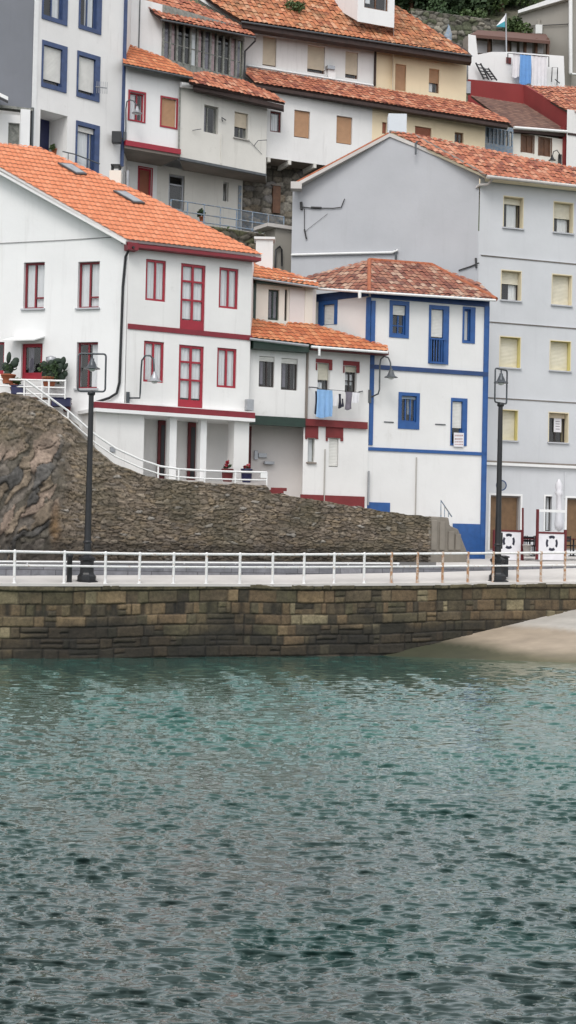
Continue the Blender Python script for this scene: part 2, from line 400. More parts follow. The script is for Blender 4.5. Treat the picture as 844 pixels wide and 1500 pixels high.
# ------------------------------------------------------------------ tiled roofs
def roof(name, parent, pl, pixels, mat, per=.24, row=.42, amp=.045, jit=.0, thick=.10, under='fascia_brown', samp=6, pts=None):
    """barrel-tile roof on the plane pl inside the convex outline given in photo pixels; a slab closes it below"""
    o, n = pl; jit *= .6; amp *= .85
    poly = pts or [hit(x, y, pl) for x, y in pixels]
    down = Vector((n.x, n.y, 0)); down = (down-n*down.dot(n)).normalized(); ac = down.cross(n).normalized()
    c = sum(poly, Vector())/len(poly)
    U = [(p-c).dot(ac) for p in poly]; V = [(p-c).dot(down) for p in poly]
    u0, u1, v1 = min(U)-.1, max(U)+.1, max(V); v0 = min(V)-.1
    ncol = int((u1-u0)/per)+1; nrow = int((v1-v0)/row)+2
    bm = bmesh.new(); lay = bm.faces.layers.float.new('rnd')
    ts = (0.0, .5, .999)
    for rr in range(nrow):
        for cc in range(ncol):
            rv = random.random(); jh = random.uniform(-1, 1)*jit; js = random.uniform(-1, 1)*jit*.8
            g = []
            for t in ts:
                vv = v1+.02-(rr+1-t)*row
                g.append([bm.verts.new(c+ac*(u0+(cc+k/samp)*per+js*.3)+down*(vv+js)+n*(amp*abs(math.sin(math.pi*(k/samp)))**.8+t*.02+jh)) for k in range(samp+1)])
            for i in range(2):
                for k in range(samp):
                    f = bm.faces.new((g[i][k], g[i+1][k], g[i+1][k+1], g[i][k+1])); f[lay] = rv; f.smooth = True
    cc_ = c
    for i in range(len(poly)):
        a, b = poly[i], poly[(i+1) % len(poly)]
        e = (b-a); no = e.cross(n).normalized()
        if (cc_-a).dot(no) > 0: no = -no
        bmesh.ops.bisect_plane(bm, geom=bm.verts[:]+bm.edges[:]+bm.faces[:], plane_co=a+no*.01, plane_no=no, clear_outer=True)
    bm.normal_update()
    for f in bm.faces:
        if f.normal.dot(n) < 0: f.normal_flip()
    L = LOC[parent]; bmesh.ops.translate(bm, verts=bm.verts, vec=-L)
    me = bpy.data.meshes.new(name); bm.to_mesh(me); bm.free(); me.materials.append(M[mat])
    ob = link(name, me, parent)
    s = MB().mat(under); inn = [p+(cc_-p).normalized()*.04 for p in poly]
    s.prism([p-n*.012 for p in inn], -n*thick); s.build('roof_board', ob)
    return ob
# ------------------------------------------------------------------ setting: quay, water, streets, hill
QP = [(-260, 854.0, 46.4), (-100, 855.0, 48.2), (155, 855.8, 50.4), (420, 856, 53.0), (640, 854.5, 55.05), (844, 852.5, 57.0), (1040, 850, 58.9)]
QW = [P(*q) for q in QP]
def qat(px, off=0, dy=0):
    """point on the quay edge at a photograph column"""
    for a, b in zip(QP, QP[1:]):
        if px <= b[0] or b is QP[-1]:
            t = (px-a[0])/(b[0]-a[0]); d = 1/((1-t)/a[2]+t/b[2]); return P(px, a[1]+(b[1]-a[1])*t, d)
def lerp(a, b, t): return a+(b-a)*t
def vnoise(x, y, seed=0):
    """smooth value noise on numpy arrays"""
    xi, yi = np.floor(x).astype(np.int64), np.floor(y).astype(np.int64); fx, fy = x-xi, y-yi
    fx = fx*fx*(3-2*fx); fy = fy*fy*(3-2*fy)
    def h(a, b):
        v = np.sin((a*127.1+b*311.7+seed*74.7))*43758.5453; return v-np.floor(v)
    return (h(xi, yi)*(1-fx)+h(xi+1, yi)*fx)*(1-fy)+(h(xi, yi+1)*(1-fx)+h(xi+1, yi+1)*fx)*fy
def fbm(x, y, o=4, seed=0):
    s = 0; a = .5
    for i in range(o): s = s+a*vnoise(x*2**i, y*2**i, seed+i*17); a *= .5
    return s
def gridmesh(name, X, Y, Z, mats, col=None, parent=None, loc=(0, 0, 0), smooth=True, flip=False):
    nr, nc = X.shape; me = bpy.data.meshes.new(name)
    L = LOC[parent] if parent is not None else Vector(loc)
    co_ = np.stack([X-L.x, Y-L.y, Z-L.z], -1).reshape(-1, 3)
    i = np.arange(nr-1)[:, None]*nc+np.arange(nc-1)[None, :]
    q = np.stack([i, i+1, i+nc+1, i+nc], -1).reshape(-1, 4)
    if flip: q = q[:, ::-1]
    me.vertices.add(nr*nc); me.vertices.foreach_set('co', co_.astype(np.float32).ravel())
    me.loops.add(q.size); me.loops.foreach_set('vertex_index', q.ravel().astype(np.int32))
    me.polygons.add(len(q)); me.polygons.foreach_set('loop_start', (np.arange(len(q))*4).astype(np.int32))
    me.polygons.foreach_set('use_smooth', np.full(len(q), smooth)); me.update(calc_edges=True)
    if col is not None:
        a = me.color_attributes.new('Col', 'FLOAT_COLOR', 'POINT')
        a.data.foreach_set('color', np.concatenate([col.reshape(-1, 3), np.ones((nr*nc, 1))], 1).astype(np.float32).ravel())
    for k in mats: me.materials.append(M[k])
    return link(name, me, parent, None if parent is not None else loc)
def cells(u, v, su, sv, seed=1, jit=.8):
    """jittered-cell pattern: returns id-random, second random, distance to the joint"""
    U, V = u/su, v/sv; iu, iv = np.floor(U).astype(np.int64), np.floor(V).astype(np.int64)
    def h(a, b, k):
        x = np.sin(a*157.31+b*113.97+k*91.7+seed*13.3)*43758.5453; return x-np.floor(x)
    best = np.full(u.shape, 9.); sec = np.full(u.shape, 9.); ra = np.zeros(u.shape); rb = np.zeros(u.shape)
    for a in (-1, 0, 1):
        for b in (-1, 0, 1):
            ca, cb = iu+a, iv+b
            dx = ca+.5+(h(ca, cb, 1)-.5)*jit-U; dy = cb+.5+(h(ca, cb, 2)-.5)*jit-V
            d = np.sqrt(dx*dx+dy*dy); m = d < best
            sec = np.where(m, best, np.minimum(sec, d)); ra = np.where(m, h(ca, cb, 3), ra); rb = np.where(m, h(ca, cb, 4), rb); best = np.where(m, d, best)
    return ra, rb, sec-best
def palette(r, cols):
    cols = np.array(cols); k = np.minimum((r*len(cols)).astype(int), len(cols)-1); return cols[k]

# --- quay wall of squared stone
def quay_wall():
    pts = QW; seg = [(b-a).length for a, b in zip(pts, pts[1:])]; S = np.concatenate([[0], np.cumsum(seg)])
    step = .045; s = np.arange(0, S[-1], step); zt = np.interp(s, S, [p.z for p in pts]); xs = np.interp(s, S, [p.x for p in pts]); ys = np.interp(s, S, [p.y for p in pts])
    # outward normal, blended at the corner
    nx = np.gradient(ys, s); ny = -np.gradient(xs, s); ln = np.hypot(nx, ny); nx /= ln; ny /= ln
    rows = np.arange(0, 3.1, .028); s2, v = np.meshgrid(s, rows); zt2 = np.tile(zt, (len(rows), 1))
    rh = [.20, .44, .40, .36, .38, .34, .38, .6]; edge = np.cumsum([0]+rh); vv = v+.03*np.sin(s2*.6)+.09*(fbm(s2*.45, v*.8, 3, 5)-.5)+.035*(fbm(s2*5, v*5, 2, 6)-.5)
    k = np.clip(np.searchsorted(edge, vv, side='right')-1, 0, len(rh)-1); lo = edge[k]; hi = lo+np.array(rh)[k]
    bw = .52+.12*np.sin(k*2.3); sh = s2+k*3.7+.22*np.sin(s2*2.1/bw+k*2)
    bi = np.floor(sh/bw); fu = sh-bi*bw
    def h(a, b, c): x = np.sin(a*57.3+b*213.9+c*17.7)*43758.5; return x-np.floor(x)
    joint = np.minimum(np.minimum(vv-lo, hi-vv), np.minimum(fu, bw-fu))
    # some blocks split in two courses
    sp = (h(bi, k, 5) > .90) & (k > 0); joint = np.where(sp, np.minimum(joint, np.abs(vv-(lo+hi)/2)), joint); half = np.where(sp & (vv > (lo+hi)/2), 1, 0)
    r1, r2 = h(bi, k, 1+half*7), h(bi, k, 2+half*7)
    g = np.clip(joint/(.02+.05*fbm(s2*3, v*3, 2, 44)), 0, 1)
    cols = palette(r1, [(.17, .135, .085), (.14, .115, .075), (.23, .165, .10), (.11, .095, .062), (.155, .12, .08), (.27, .20, .125), (.13, .115, .07), (.085, .07, .05), (.19, .135, .085), (.12, .095, .065)])
    cols = cols*(.72+.55*r2)[..., None]; pale = (h(bi, k, 12) > .93)[..., None]; cols = np.where(pale, np.array([.36, .31, .21]), cols)
    ab = 1-(v/(zt2))                                    # height above the water as a share
    alg = np.clip((.58-ab+.55*(fbm(s2*.5, v*1.0, 4, 2)-.5)*2)*3.6, 0, 1)
    dark = np.array([.016, .015, .012]); cols = cols*(1-alg[..., None]*.82)+dark*alg[..., None]*.82
    gr = np.clip((fbm(s2*.45, v*1.1, 4, 9)-.47)*5, 0, 1)*np.clip(1-v/1.3, 0, 1); cols = cols*(1-gr[..., None]*.6)+np.array([.062, .066, .026])*gr[..., None]*.6
    bl = np.clip((fbm(s2*.25, v*.6, 4, 33)-.55)*6, 0, 1); cols = cols*(1-.55*bl[..., None])
    cols = np.where((k == 0)[..., None], np.array([.16, .14, .09])*(.6+.7*h(bi, 0, 9))[..., None], cols)
    cols = .64*cols*np.array([1.04, 1.0, .88])*(.26+.74*g)[..., None]
    disp = .05*g*(.5+r2)+.05*(fbm(s2*3, v*3, 4, 4)-.5)-.02
    disp = disp+np.where(k == 0, .05, 0)
    X = xs[None]+nx[None]*disp; Y = ys[None]+ny[None]*disp; Z = zt2-v
    root = thing('quay_wall', 'weathered harbour wall of squared brown stone rising from the green water', 'quay wall', (float(pts[3].x), float(pts[3].y), 0))
    gridmesh('stonework', X, Y, Z, ['ashlar'], cols, root, smooth=True, flip=True)
    mb = MB().mat('pale_concrete')
    for a, b in zip(pts, pts[1:]):
        t = (b-a).normalized(); n = Vector((t.y, -t.x, 0)).normalized()
        mb.hexa([a+n*.09-Vector((0, 0, .07)), b+n*.09-Vector((0, 0, .07)), b-n*.38-Vector((0, 0, .07)), a-n*.38-Vector((0, 0, .07)),
                 a+n*.09+Vector((0, 0, .02)), b+n*.09+Vector((0, 0, .02)), b-n*.38+Vector((0, 0, .02)), a-n*.38+Vector((0, 0, .02))])
    mb.build('coping', root)
quay_wall()

# --- promenade, kerb wall and street behind
def strip(name, A, B, mat, kind='structure', parent=None, th=0):
    mb = MB().mat(mat)
    for i in range(len(A)-1): mb.face([A[i], A[i+1], B[i+1], B[i]])
    o = mb.build(name, parent); 
    if parent is None: tagp(o, kind=kind)
    return o
PX = [-260, -100, 40, 155, 300, 420, 530, 640, 740, 844, 1040]
KB, KT, RD = [], [], []
for px in PX:
    q = qat(px); d = q.y+2.3
    yb = np.interp(px, [0, 155, 420, 640, 844], [843.5, 842.5, 842, 838, 832]); yt = np.interp(px, [0, 155, 420, 640, 844], [826, 826, 827, 829, 829])
    KB.append(P(px, yb, d)); KT.append(P(px, yt, d+.02))
    e = P(px, 815, d+5); hz = 750+50+(px-422)*ROLL
    RD.append(Vector((P(px, hz, d+11).x, d+11, CAMZ-np.interp(px, [0, 640, 844], [.35, .10, .05]))))
Qs = [qat(px)+Vector((0, 0, .006)) for px in PX]
strip('promenade', Qs, KB, 'pale_concrete')
strip('street', [k+Vector((0, .28, 0)) for k in KT][:8], RD[:8], 'asphalt')
strip('plaza', [k+Vector((0, .28, 0)) for k in KT][7:], RD[7:], 'pale_concrete')
mb = MB().mat('slate_stone')
for i in range(len(PX)-1):
    a, b, c, d = KB[i], KB[i+1], KT[i+1], KT[i]; y = Vector((0, .30, 0)); dn = Vector((0, 0, -.2))
    mb.hexa([a+dn, b+dn, b+dn+y, a+dn+y, d, c, c+y, d+y])
kw = mb.build('kerb_wall', None, KB[4]); tagp(kw, 'low grey kerb wall running behind the promenade below the street', 'kerb wall')
# low white rail standing on the kerb wall
rt = thing('low_railing', 'low white railing with a single bar on the grey kerb wall behind the lamp post', 'railing', KT[3])
mb = MB().mat('white_paint'); pts = [P(px, 824+np.interp(px, [0, 400, 600], [-1.5, 1, 1.5]), KT[0].y if 0 else qat(px).y+2.45) for px in (-200, -60, 95, 155, 300, 400, 500, 585)]
mb.tube(pts, .035, 8); mb.build('rail', rt)
for px in (-140, -50, 40, 118, 206, 270, 345, 430, 510, 583):
    d = qat(px).y+2.45; a = P(px, 824, d); mb = MB().mat('white_paint'); mb.tube([Vector((a.x, a.y, a.z-.52)), a], .03, 8); mb.build('post', rt)

# --- slipway
def slipway():
    A, B, C = P(844, 893, 56.95), P(660, 937, 55.2), P(800, 969, 53.2); o, n = plane3(A, B, C)
    def zz(x, y): return o.z-(n.x*(x-o.x)+n.y*(y-o.y))/n.z
    us = np.linspace(-3, 26, 120); vs = np.linspace(-.3, 16, 90)
    t = (QW[5]-QW[3]); t.z = 0; t.normalize(); nn = Vector((t.y, -t.x, 0)); b0 = qat(560)
    U, V = np.meshgrid(us, vs); X = b0.x+t.x*U+nn.x*V; Y = b0.y+t.y*U+nn.y*V
    Z = o.z-(n.x*(X-o.x)+n.y*(Y-o.y))/n.z+.03*(fbm(X*.4, Y*.4, 3, 3)-.5)
    dry = np.clip((Z-.98+.35*(fbm(X*.35, Y*.8, 3, 8)-.5))*9, 0, 1)[..., None]
    sand = np.array([.33, .27, .205]); con = np.array([.40, .375, .34])
    col = sand*(1-dry)+con*dry; lf = np.clip((9.2-X)/2.8, 0, 1)[..., None]; al = np.clip((.42-Z+.3*(fbm(X*.8, Y*.8, 3, 55)-.5))*2.6+np.clip((9.0-X)/2.6, 0, 1)*1.1, 0, 1)[..., None]*np.ones(3)
    col = col*(1-al*.94)+(np.array([.095, .088, .045])*(1-lf)+np.array([.030, .036, .018])*lf)*al*.94
    o_ = gridmesh('slipway', X, Y, Z, ['wet_sand'], col, flip=True); tagp(o_, kind='structure'); return o, n, zz
SLO, SLN, SLZ = slipway()

# --- water
def water():
    d = [3.0]
    while d[-1] < 66: d.append(d[-1]*(1.0016 if 10 < d[-1] < 24 else 1.0024 if d[-1] > 10 else 1.02))
    d = np.array(d); a = np.concatenate([-np.geomspace(.235, 2.2, 30)[::-1], np.linspace(-.232, .232, 480), np.geomspace(.235, 2.2, 30)])
    A, D = np.meshgrid(a, d); X = A*D; Y = D
    Z = np.zeros_like(X); gap = np.where(D < 24, D*.0016, D*.0024)
    r = np.random.default_rng(5)
    wx, wy = X+.35*(fbm(X*.6, Y*.6, 3, 1)-.5), Y+.35*(fbm(X*.6+9, Y*.6, 3, 2)-.5)
    for i in range(64):
        lam = .13*(8 ** (r.random()**1.15)) ; th = R_(float(np.clip(r.normal(90, 26), 20, 160))); kk = 2*np.pi/lam
        st = .068 if lam < .5 else .022; ph = r.random()*6.28
        amp = st/kk*np.clip(lam/(gap*2.6)-.7, 0, 1)
        q = kk*(wx*math.cos(th)+wy*math.sin(th))+ph; s = np.sin(q+.65*np.sin(q))
        Z += amp*s
    gust = (.35+1.15*np.clip(fbm(X*.13+3, Y*.10, 3, 21)*1.15, 0, 1))*(.45+1.1*fbm(X*.8, Y*.5, 3, 22)); gust = gust*np.interp(D, [10, 26, 40, 60], [1.1, 1.0, .8, .6]); Z *= gust; Z = Z-.0; Y = Y-1.9*Z; X = X+.5*Z*np.sin(X*1.7)
    nearwall = 1
    zs = SLO.z-(SLN.x*(X-SLO.x)+SLN.y*(Y-SLO.y))/SLN.z
    dep = np.clip(-zs, 0, 9); tt = (QW[5]-QW[3]); side = np.clip((X-3.0)/6, 0, 1)
    sh = np.exp(-dep/.42)*side
    base = np.array([.034, .100, .084]); gn = np.array([.028, .125, .098]); tan = np.array([.12, .115, .06]); dk = np.array([.026, .043, .040])
    f = np.clip((D-16-9*(fbm(X*.25, Y*.2, 3, 91)-.5))/18, 0, 1)[..., None]; col = dk*(1-f)+base*f
    pat = np.clip((fbm(X*.55, Y*.4, 4, 14)-.5)*5, 0, 1)[..., None]*(1-f*.6); col = col*(1-pat*.65)+np.array([.010, .045, .038])*pat*.65
    g = np.clip((fbm(X*.12+5, Y*.16, 3, 4)-.40)*3, 0, 1)[..., None]*f; col = col*(1-g*.7)+gn*g*.7
    col = col*(1-sh[..., None])+tan*sh[..., None]
    fo = np.clip((.05-np.abs(dep-.05-.12*fbm(X*.9, Y*2, 3, 66)))*30, 0, 1)*np.clip((fbm(X*2.2, Y*4, 4, 67)-.48)*9, 0, 1)*side*(zs < .02)
    col = col*(1-fo[..., None]*.7)+.62*fo[..., None]*.7
    m, n, l, b = _base('sea'); at = n.new('ShaderNodeAttribute'); at.attribute_name = 'Col'; df_ = n.new('ShaderNodeBsdfDiffuse'); l.new(at.outputs['Color'], df_.inputs[0]); gl_ = n.new('ShaderNodeBsdfGlossy'); gl_.inputs['Roughness'].default_value = .03; gl_.inputs[0].default_value = (.93, 1, 1, 1)
    lw = n.new('ShaderNodeLayerWeight'); lw.inputs[0].default_value = .5; pw = n.new('ShaderNodeMath'); pw.operation = 'POWER'; pw.inputs[1].default_value = 2.9; l.new(lw.outputs['Facing'], pw.inputs[0])
    ma = n.new('ShaderNodeMath'); ma.operation = 'MULTIPLY_ADD'; ma.inputs[1].default_value = .97; ma.inputs[2].default_value = .018; l.new(pw.outputs[0], ma.inputs[0])
    mxs = n.new('ShaderNodeMixShader'); l.new(ma.outputs[0], mxs.inputs[0]); l.new(df_.outputs[0], mxs.inputs[1]); l.new(gl_.outputs[0], mxs.inputs[2]); l.new(mxs.outputs[0], n['Material Output'].inputs[0])
    for tgt in (df_, gl_, lw):
        pass
    _bump(n, l, b, _noise(n, l, 13, 3, .6, _pos(n, l, (.8, 1, 1))), .12, .02)
    bn = [x for x in n if x.type == 'BUMP'][0]
    for tgt in (df_, gl_, lw): l.new(bn.outputs[0], tgt.inputs['Normal'])
    o = gridmesh('sea', X, Y, Z, ['sea'], col); tagp(o, kind='structure')
    mb = MB().mat('interior'); mb.face([(-400, -300, -3), (400, -300, -3), (400, 500, -3), (-400, 500, -3)]); tagp(mb.build('seabed'), kind='structure')
water()

# --- hillside that carries the upper houses
def hill():
    xs = np.linspace(-70, 80, 110); ys = np.linspace(60.5, 190, 120); X, Y = np.meshgrid(xs, ys); px = CX+F*X/Y
    left = np.interp(Y, [60.5, 63, 68, 73, 78, 85, 92, 96, 100, 106, 115, 190], [3.0, 5, 8, 10, 11.5, 24, 30, 33.5, 35.0, 41.5, 48, 72])
    right = np.interp(Y, [60.5, 70, 77, 82, 88, 92, 96, 100, 106, 115, 190], [1.2, 2.2, 10, 22, 28, 30, 33.5, 35.0, 41.5, 48, 72])
    f = np.clip((px-430)/120, 0, 1); Z = left*(1-f)+right*f
    Z = Z+1.2*(fbm(X*.15, Y*.15, 4, 3)-.5)*np.clip((Y-88)/10, 0, 1)
    c = np.array([.06, .075, .03])*np.ones(X.shape+(3,)); s = np.clip((fbm(X*.5, Y*.5, 4, 7)-.45)*4, 0, 1)[..., None]; c = c*(1-s)+np.array([.17, .15, .12])*s
    tagp(gridmesh('hillside', X, Y, Z, ['rubble'], c), kind='structure')
hill()

# --- rubble retaining wall under the houses
RF = Fac(-60, 53.2, 640, 60.0, 700)
TOP = [(-230, 566), (-60, 572), (0, 574), (38, 580), (60, 589), (80, 598), (100, 613), (118, 638), (137, 656), (165, 678), (200, 693), (235, 701), (300, 707), (390, 711), (398, 722), (440, 728), (500, 738), (560, 748), (632, 757)]
def rubble():
    us, zs = zip(*[RF.uv(x, y) for x, y in TOP]); u0, u1 = us[0], us[-1]
    s = np.arange(u0, u1+.001, .04); zt = np.interp(s, us, zs); zt = zt+.12*(fbm(s*3.1, s*0, 3, 8)-.5)
    zb = 2.6; nv = 150; T = np.linspace(0, 1, nv); S, TT = np.meshgrid(s, T); Zt = np.tile(zt, (nv, 1)); Z = Zt+(zb-Zt)*TT
    pxx = np.interp(S, us, [t[0] for t in TOP])
    shear = .25*S+.3*(fbm(S*.5, Z*.5, 3, 4)-.5)
    ra, rb, e = cells(S+.5*(fbm(S*1.5, Z*1.8, 4, 1)-.5), Z+.05*S+.34*(fbm(S*1.1, Z*1.9, 4, 2)-.5), .27, .095, 3, .95)
    wr = 1.5*(fbm(S*.9, Z*.9, 4, 41)-.5); ra2, rb2, e2 = cells(S*.8-Z*.5+wr, Z*.7+S*.6+wr*1.3, .26, .95, 9, .95)     # bedrock: large leaning slabs
    rock = np.clip((105-pxx+35*(fbm(S*.6, Z*.6, 3, 6)-.5)*2)/30, 0, 1)*np.clip((8.2-Z+1.6*(fbm(S*.5, Z*.5, 3, 12)-.5))/.8, 0, 1)
    g1, g2 = np.clip(e/.13, 0, 1), np.clip(e2/.10, 0, 1)
    c1 = palette(ra, [(.20, .165, .125), (.155, .13, .10), (.26, .215, .165), (.12, .105, .085), (.19, .165, .14), (.17, .145, .12), (.31, .27, .22), (.145, .12, .085), (.22, .185, .15), (.14, .13, .12), (.10, .09, .075), (.24, .19, .13)])*(.75+.5*rb)[..., None]
    wh = (rb > .965)[..., None]; c1 = np.where(wh, np.array([.42, .41, .39]), c1)
    c2 = palette(ra2, [(.15, .13, .11), (.10, .088, .07), (.25, .19, .15), (.085, .08, .075), (.19, .15, .11)])*(.7+.5*fbm(S*2, Z*2, 4, 3))[..., None]*1.2
    org = np.clip(1-np.hypot((pxx-87)/14, (Z-(CAMZ+.55))/1.0), 0, 1)[..., None]; c2 = c2*(1-org)+np.array([.36, .19, .06])*org
    av = np.array([.20, .155, .112])*(.55+.9*fbm(S*1.1, Z*1.6, 5, 61))[..., None]; c1 = c1*.6+av*.4
    col = .98*c1*np.array([1.02, 1.0, .97])*(.42+.58*g1)[..., None]*(1-rock)[..., None]+1.0*c2*(.45+.55*g2)[..., None]*rock[..., None]
    big = fbm(S*.35, Z*.5, 4, 19)[..., None]; col = col*(.62+.8*big)
    ms = np.clip((fbm(S*.6+4, Z*.8, 4, 51)-.5)*5, 0, 1)[..., None]; col = col*(1-ms*.35)+np.array([.085, .08, .045])*ms*.35
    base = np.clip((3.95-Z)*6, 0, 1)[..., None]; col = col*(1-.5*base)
    disp = (.07*g1*(.4+rb)+.05*(fbm(S*4, Z*4, 3, 2)-.5))*(1-rock)+rock*(.16*ra2*g2+.9*(fbm(S*.8, Z*.8, 5, 31)-.42)+.25*np.abs(fbm(S*1.6-Z, Z*1.2, 4, 37)-.5))+.14*(fbm(S*.5, Z*.6, 3, 77)-.5)
    bx, by = RF.a.x+RF.u.x*S+RF.n.x*disp, RF.a.y+RF.u.y*S+RF.n.y*disp
    # ledge that goes back towards the houses
    capn = 5; Bx = [bx]; By = [by]; Bz = [Z]; Bc = [col]
    tx, ty, tz, tc = [], [], [], []
    for k in range(capn, 0, -1):
        q = k/capn; tx.append(bx[0]+0*q); ty.append(by[0]+np.full_like(bx[0], 5.0*q)); tz.append(Z[0]+.02); tc.append(np.ones_like(col[0])*np.array([.30, .28, .25]))
    X = np.vstack([np.array(tx), bx]); Y = np.vstack([np.array(ty), by]); ZZ = np.vstack([np.array(tz), Z]); C = np.concatenate([np.array(tc), col], 0)
    root = thing('retaining_wall', 'tall brown rubble stone retaining wall below the crimson-trimmed white house', 'stone wall', RF.at((u0+u1)/2, 3.2))
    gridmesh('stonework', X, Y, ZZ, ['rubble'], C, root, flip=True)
rubble()

# lighter stone end of the ramp wall
root = thing('ramp_end', 'pale brown stone wedge where the ramp wall comes down beside the blue plinth', 'ramp wall', P(655, 806, 60.3))
EF = Fac(628, 59.85, 685, 60.6, 780); z0 = 3.0
q = [EF.px(628, 756), EF.px(657, 758), EF.px(659, 770), EF.px(671, 775), EF.px(684, 808)]
poly = [Vector((q[0].x, q[0].y, z0))]+[Vector((p.x, p.y, p.z)) for p in q]+[Vector((q[-1].x, q[-1].y, z0))]
MB().mat('brown_stone'); mb = MB().mat('brown_stone'); mb.prism(poly[::-1], (0, 1.3, 0)); mb.build('ramp_body', root, bevel=.04)
mb = MB().mat('brown_stone')
for x, y0, y1 in ((637, 762, 806), (649, 764, 806), (662, 778, 806), (672, 782, 806)): EF.pbox(mb, x-4.4, y0, x+3.6, y1, .01, .06+.03*random.random())
mb.build('stone_slab', root, bevel=.02)
mb = MB().mat('faded_blue')
a, b, c = EF.px(646, 757), EF.px(662, 757), EF.px(646, 733); mb.tube([a, c, b], .03, 6)
for t in (.35, .7): p = lerp(c, b, t); mb.tube([p, Vector((p.x, p.y, a.z))], .018, 6)
o = mb.build('handrail', None, a); tagp(o, 'short triangular pale blue handrail at the top of the ramp beside the blue house', 'handrail')
# ------------------------------------------------------------------ houses
def zof(f, x, y): return f.uv(x, y)[1]
def house(root, fronts, back=8, zb=None, wallmat=None, sides=True):
    """fronts: list of (Fac, outer (u,z) list, material); the first and last give the ends of the shell"""
    mb = MB()
    for f, outer, mt in fronts: f.wall(mb, outer, mt)
    if sides:
        f0, o0, m0 = fronts[0]; f1, o1, m1 = fronts[-1]
        L = [p for p in o0 if abs(p[0]-min(q[0] for q in o0)) < 1e-3]; Rr = [p for p in o1 if abs(p[0]-max(q[0] for q in o1)) < 1e-3]
        l0, l1 = min(L, key=lambda p: p[1]), max(L, key=lambda p: p[1]); r0, r1 = min(Rr, key=lambda p: p[1]), max(Rr, key=lambda p: p[1])
        body(mb, wallmat or m1, f0.at(*l0), f0.at(*l1), f1.at(*r0), f1.at(*r1), back, zb)
    w = mb.build('wall', root)
    for f, outer, mt in fronts:
        for r, k in f.wins: build_win(f, root, r, k)
    return w
def rectpoly(f, x0, x1, zb, y_l, y_r=None):
    """outline from column x0 to x1, zb to the level seen at y_l (left column)"""
    u0, zl = f.uv(x0, y_l); u1, zr = f.uv(x1, y_r if y_r is not None else y_l)
    if y_r is None: zr = zl
    return [(u0, zb), (u1, zb), (u1, zr), (u0, zl)]
def band(root, f, name, mat, x0, x1, y, th, w=.04, w0=0, ym=None):
    """horizontal band seen at height y in the middle between x0 and x1"""
    u0, u1 = f.uv(x0, y)[0], f.uv(x1, y)[0]; zc = f.uv((x0+x1)/2, y)[1]; sc = th/2*f.px((x0+x1)/2, y).y/F
    mb = MB().mat(mat); f.box(mb, u0, zc-sc, u1, zc+sc, w0, w); return mb.build(name, root)
def post_(root, f, name, mat, x, y0, y1, wpx, w=.04, w0=0):
    a, b = f.uv(x-wpx/2, (y0+y1)/2)[0], f.uv(x+wpx/2, (y0+y1)/2)[0]; z1, z0 = f.uv(x, y0)[1], f.uv(x, y1)[1]
    mb = MB().mat(mat); f.box(mb, a, z0, b, z1, w0, w); return mb.build(name, root)
def gutter(root, pts, mat='iron_grey', r=.06, name='gutter'):
    mb = MB().mat(mat); mb.tube(pts, r, 8); return mb.build(name, root)
def chimney(parent, px, y0, y1, wpx, d, mat='white_plaster', depth=.6, cowl=None, cap=True, taper=1, name='chimney'):
    a = P(px, y1, d); z1 = P(px, y0, d).z; w = wpx*d/F
    mb = MB().mat(mat); h = z1-a.z; mb.box(a-Vector((0, 0, .5)), w, depth, h+.5-(.10 if cap else 0))
    if cap: mb.box(Vector((a.x, a.y, z1-.10)), w+.16, depth+.16, .10)
    if cowl:
        mb.mat(cowl)
        for sx in (-1, 1):
            for sy in (-1, 1): mb.box(Vector((a.x+sx*w*.32, a.y+sy*depth*.3, z1)), .06, .06, .2)
        mb.box(Vector((a.x, a.y, z1+.2)), w*.8, depth*.9, .06)
    return mb.build(name, parent)

# ============ white house with crimson trim
RW = dict(frame='crimson', fw=.075)
hr = thing('white_house', 'big white house with crimson windows, a bright orange roof and a porch', 'house', P(188, 700, 58))
g = Fac(-90, 58.9, 188, 56.5, 400); f = Fac(188, 56.5, 369, 59.0, 400)
LW = dict(frame='dark_red', fw=.07, v=(.50,), hp=((.5, 1, .24),), cur=((0, .44, 0, 1), (.55, .97, .02, .97)), rec=.16, sill='grey_plaster')
g.win(34.5, 384, 65, 452, **LW); g.win(114, 383, 145.5, 451, **LW)
g.win(112, 501, 143, 569, **{**LW, 'cur': ((.62, 1, 0, 1),), 'hp': ()})
g.win(31, 503, 62, 556, name='front_door', frame='crimson', fw=.13, panel=.2, rec=.12, cur=((.25, .5, .1, 1),), curmat='cloth_grey')
g.win(-18, 501, 6, 548, frame='crimson', fw=.08, panel=.12)
g.win(-75, 384, -48, 452, **LW)
zb = 4.0
og = rectpoly(g, -90, 188, zb, 205, 352); og = [(og[0][0], zb), (og[1][0], zb), (og[1][0], zof(g, 188, 349)), (og[0][0], zof(g, -90, 196))]
SW = dict(frame='crimson', fw=.085, v=(.5,), cur=((.02, .48, 0, 1), (.52, .98, 0, 1)), rec=.06)
f.win(213.5, 380.5, 243, 441, **SW); f.win(321, 392.5, 349, 452, **SW)
f.win(210.5, 500, 240, 560, **SW); f.win(318, 510, 346.5, 568, **SW)
DW = dict(name='balcony_door', frame='crimson', fw=.10, v=(.5,), h=(.74, .46), cur=((.02, .98, .18, 1),), rec=.05)
f.win(264.5, 387, 300.5, 485, panel=.16, **DW); f.win(261.5, 506, 298, 600, panel=.15, **DW)
zeave = zof(f, 278, 364)+.25; zslab = zof(f, 250, 606)
of = [(0, zslab), (f.L, zslab), (f.L, zeave), (0, zof(g, 188, 349))]
house(hr, [(g, og, 'bright_plaster'), (f, of, 'white_plaster')], back=6)
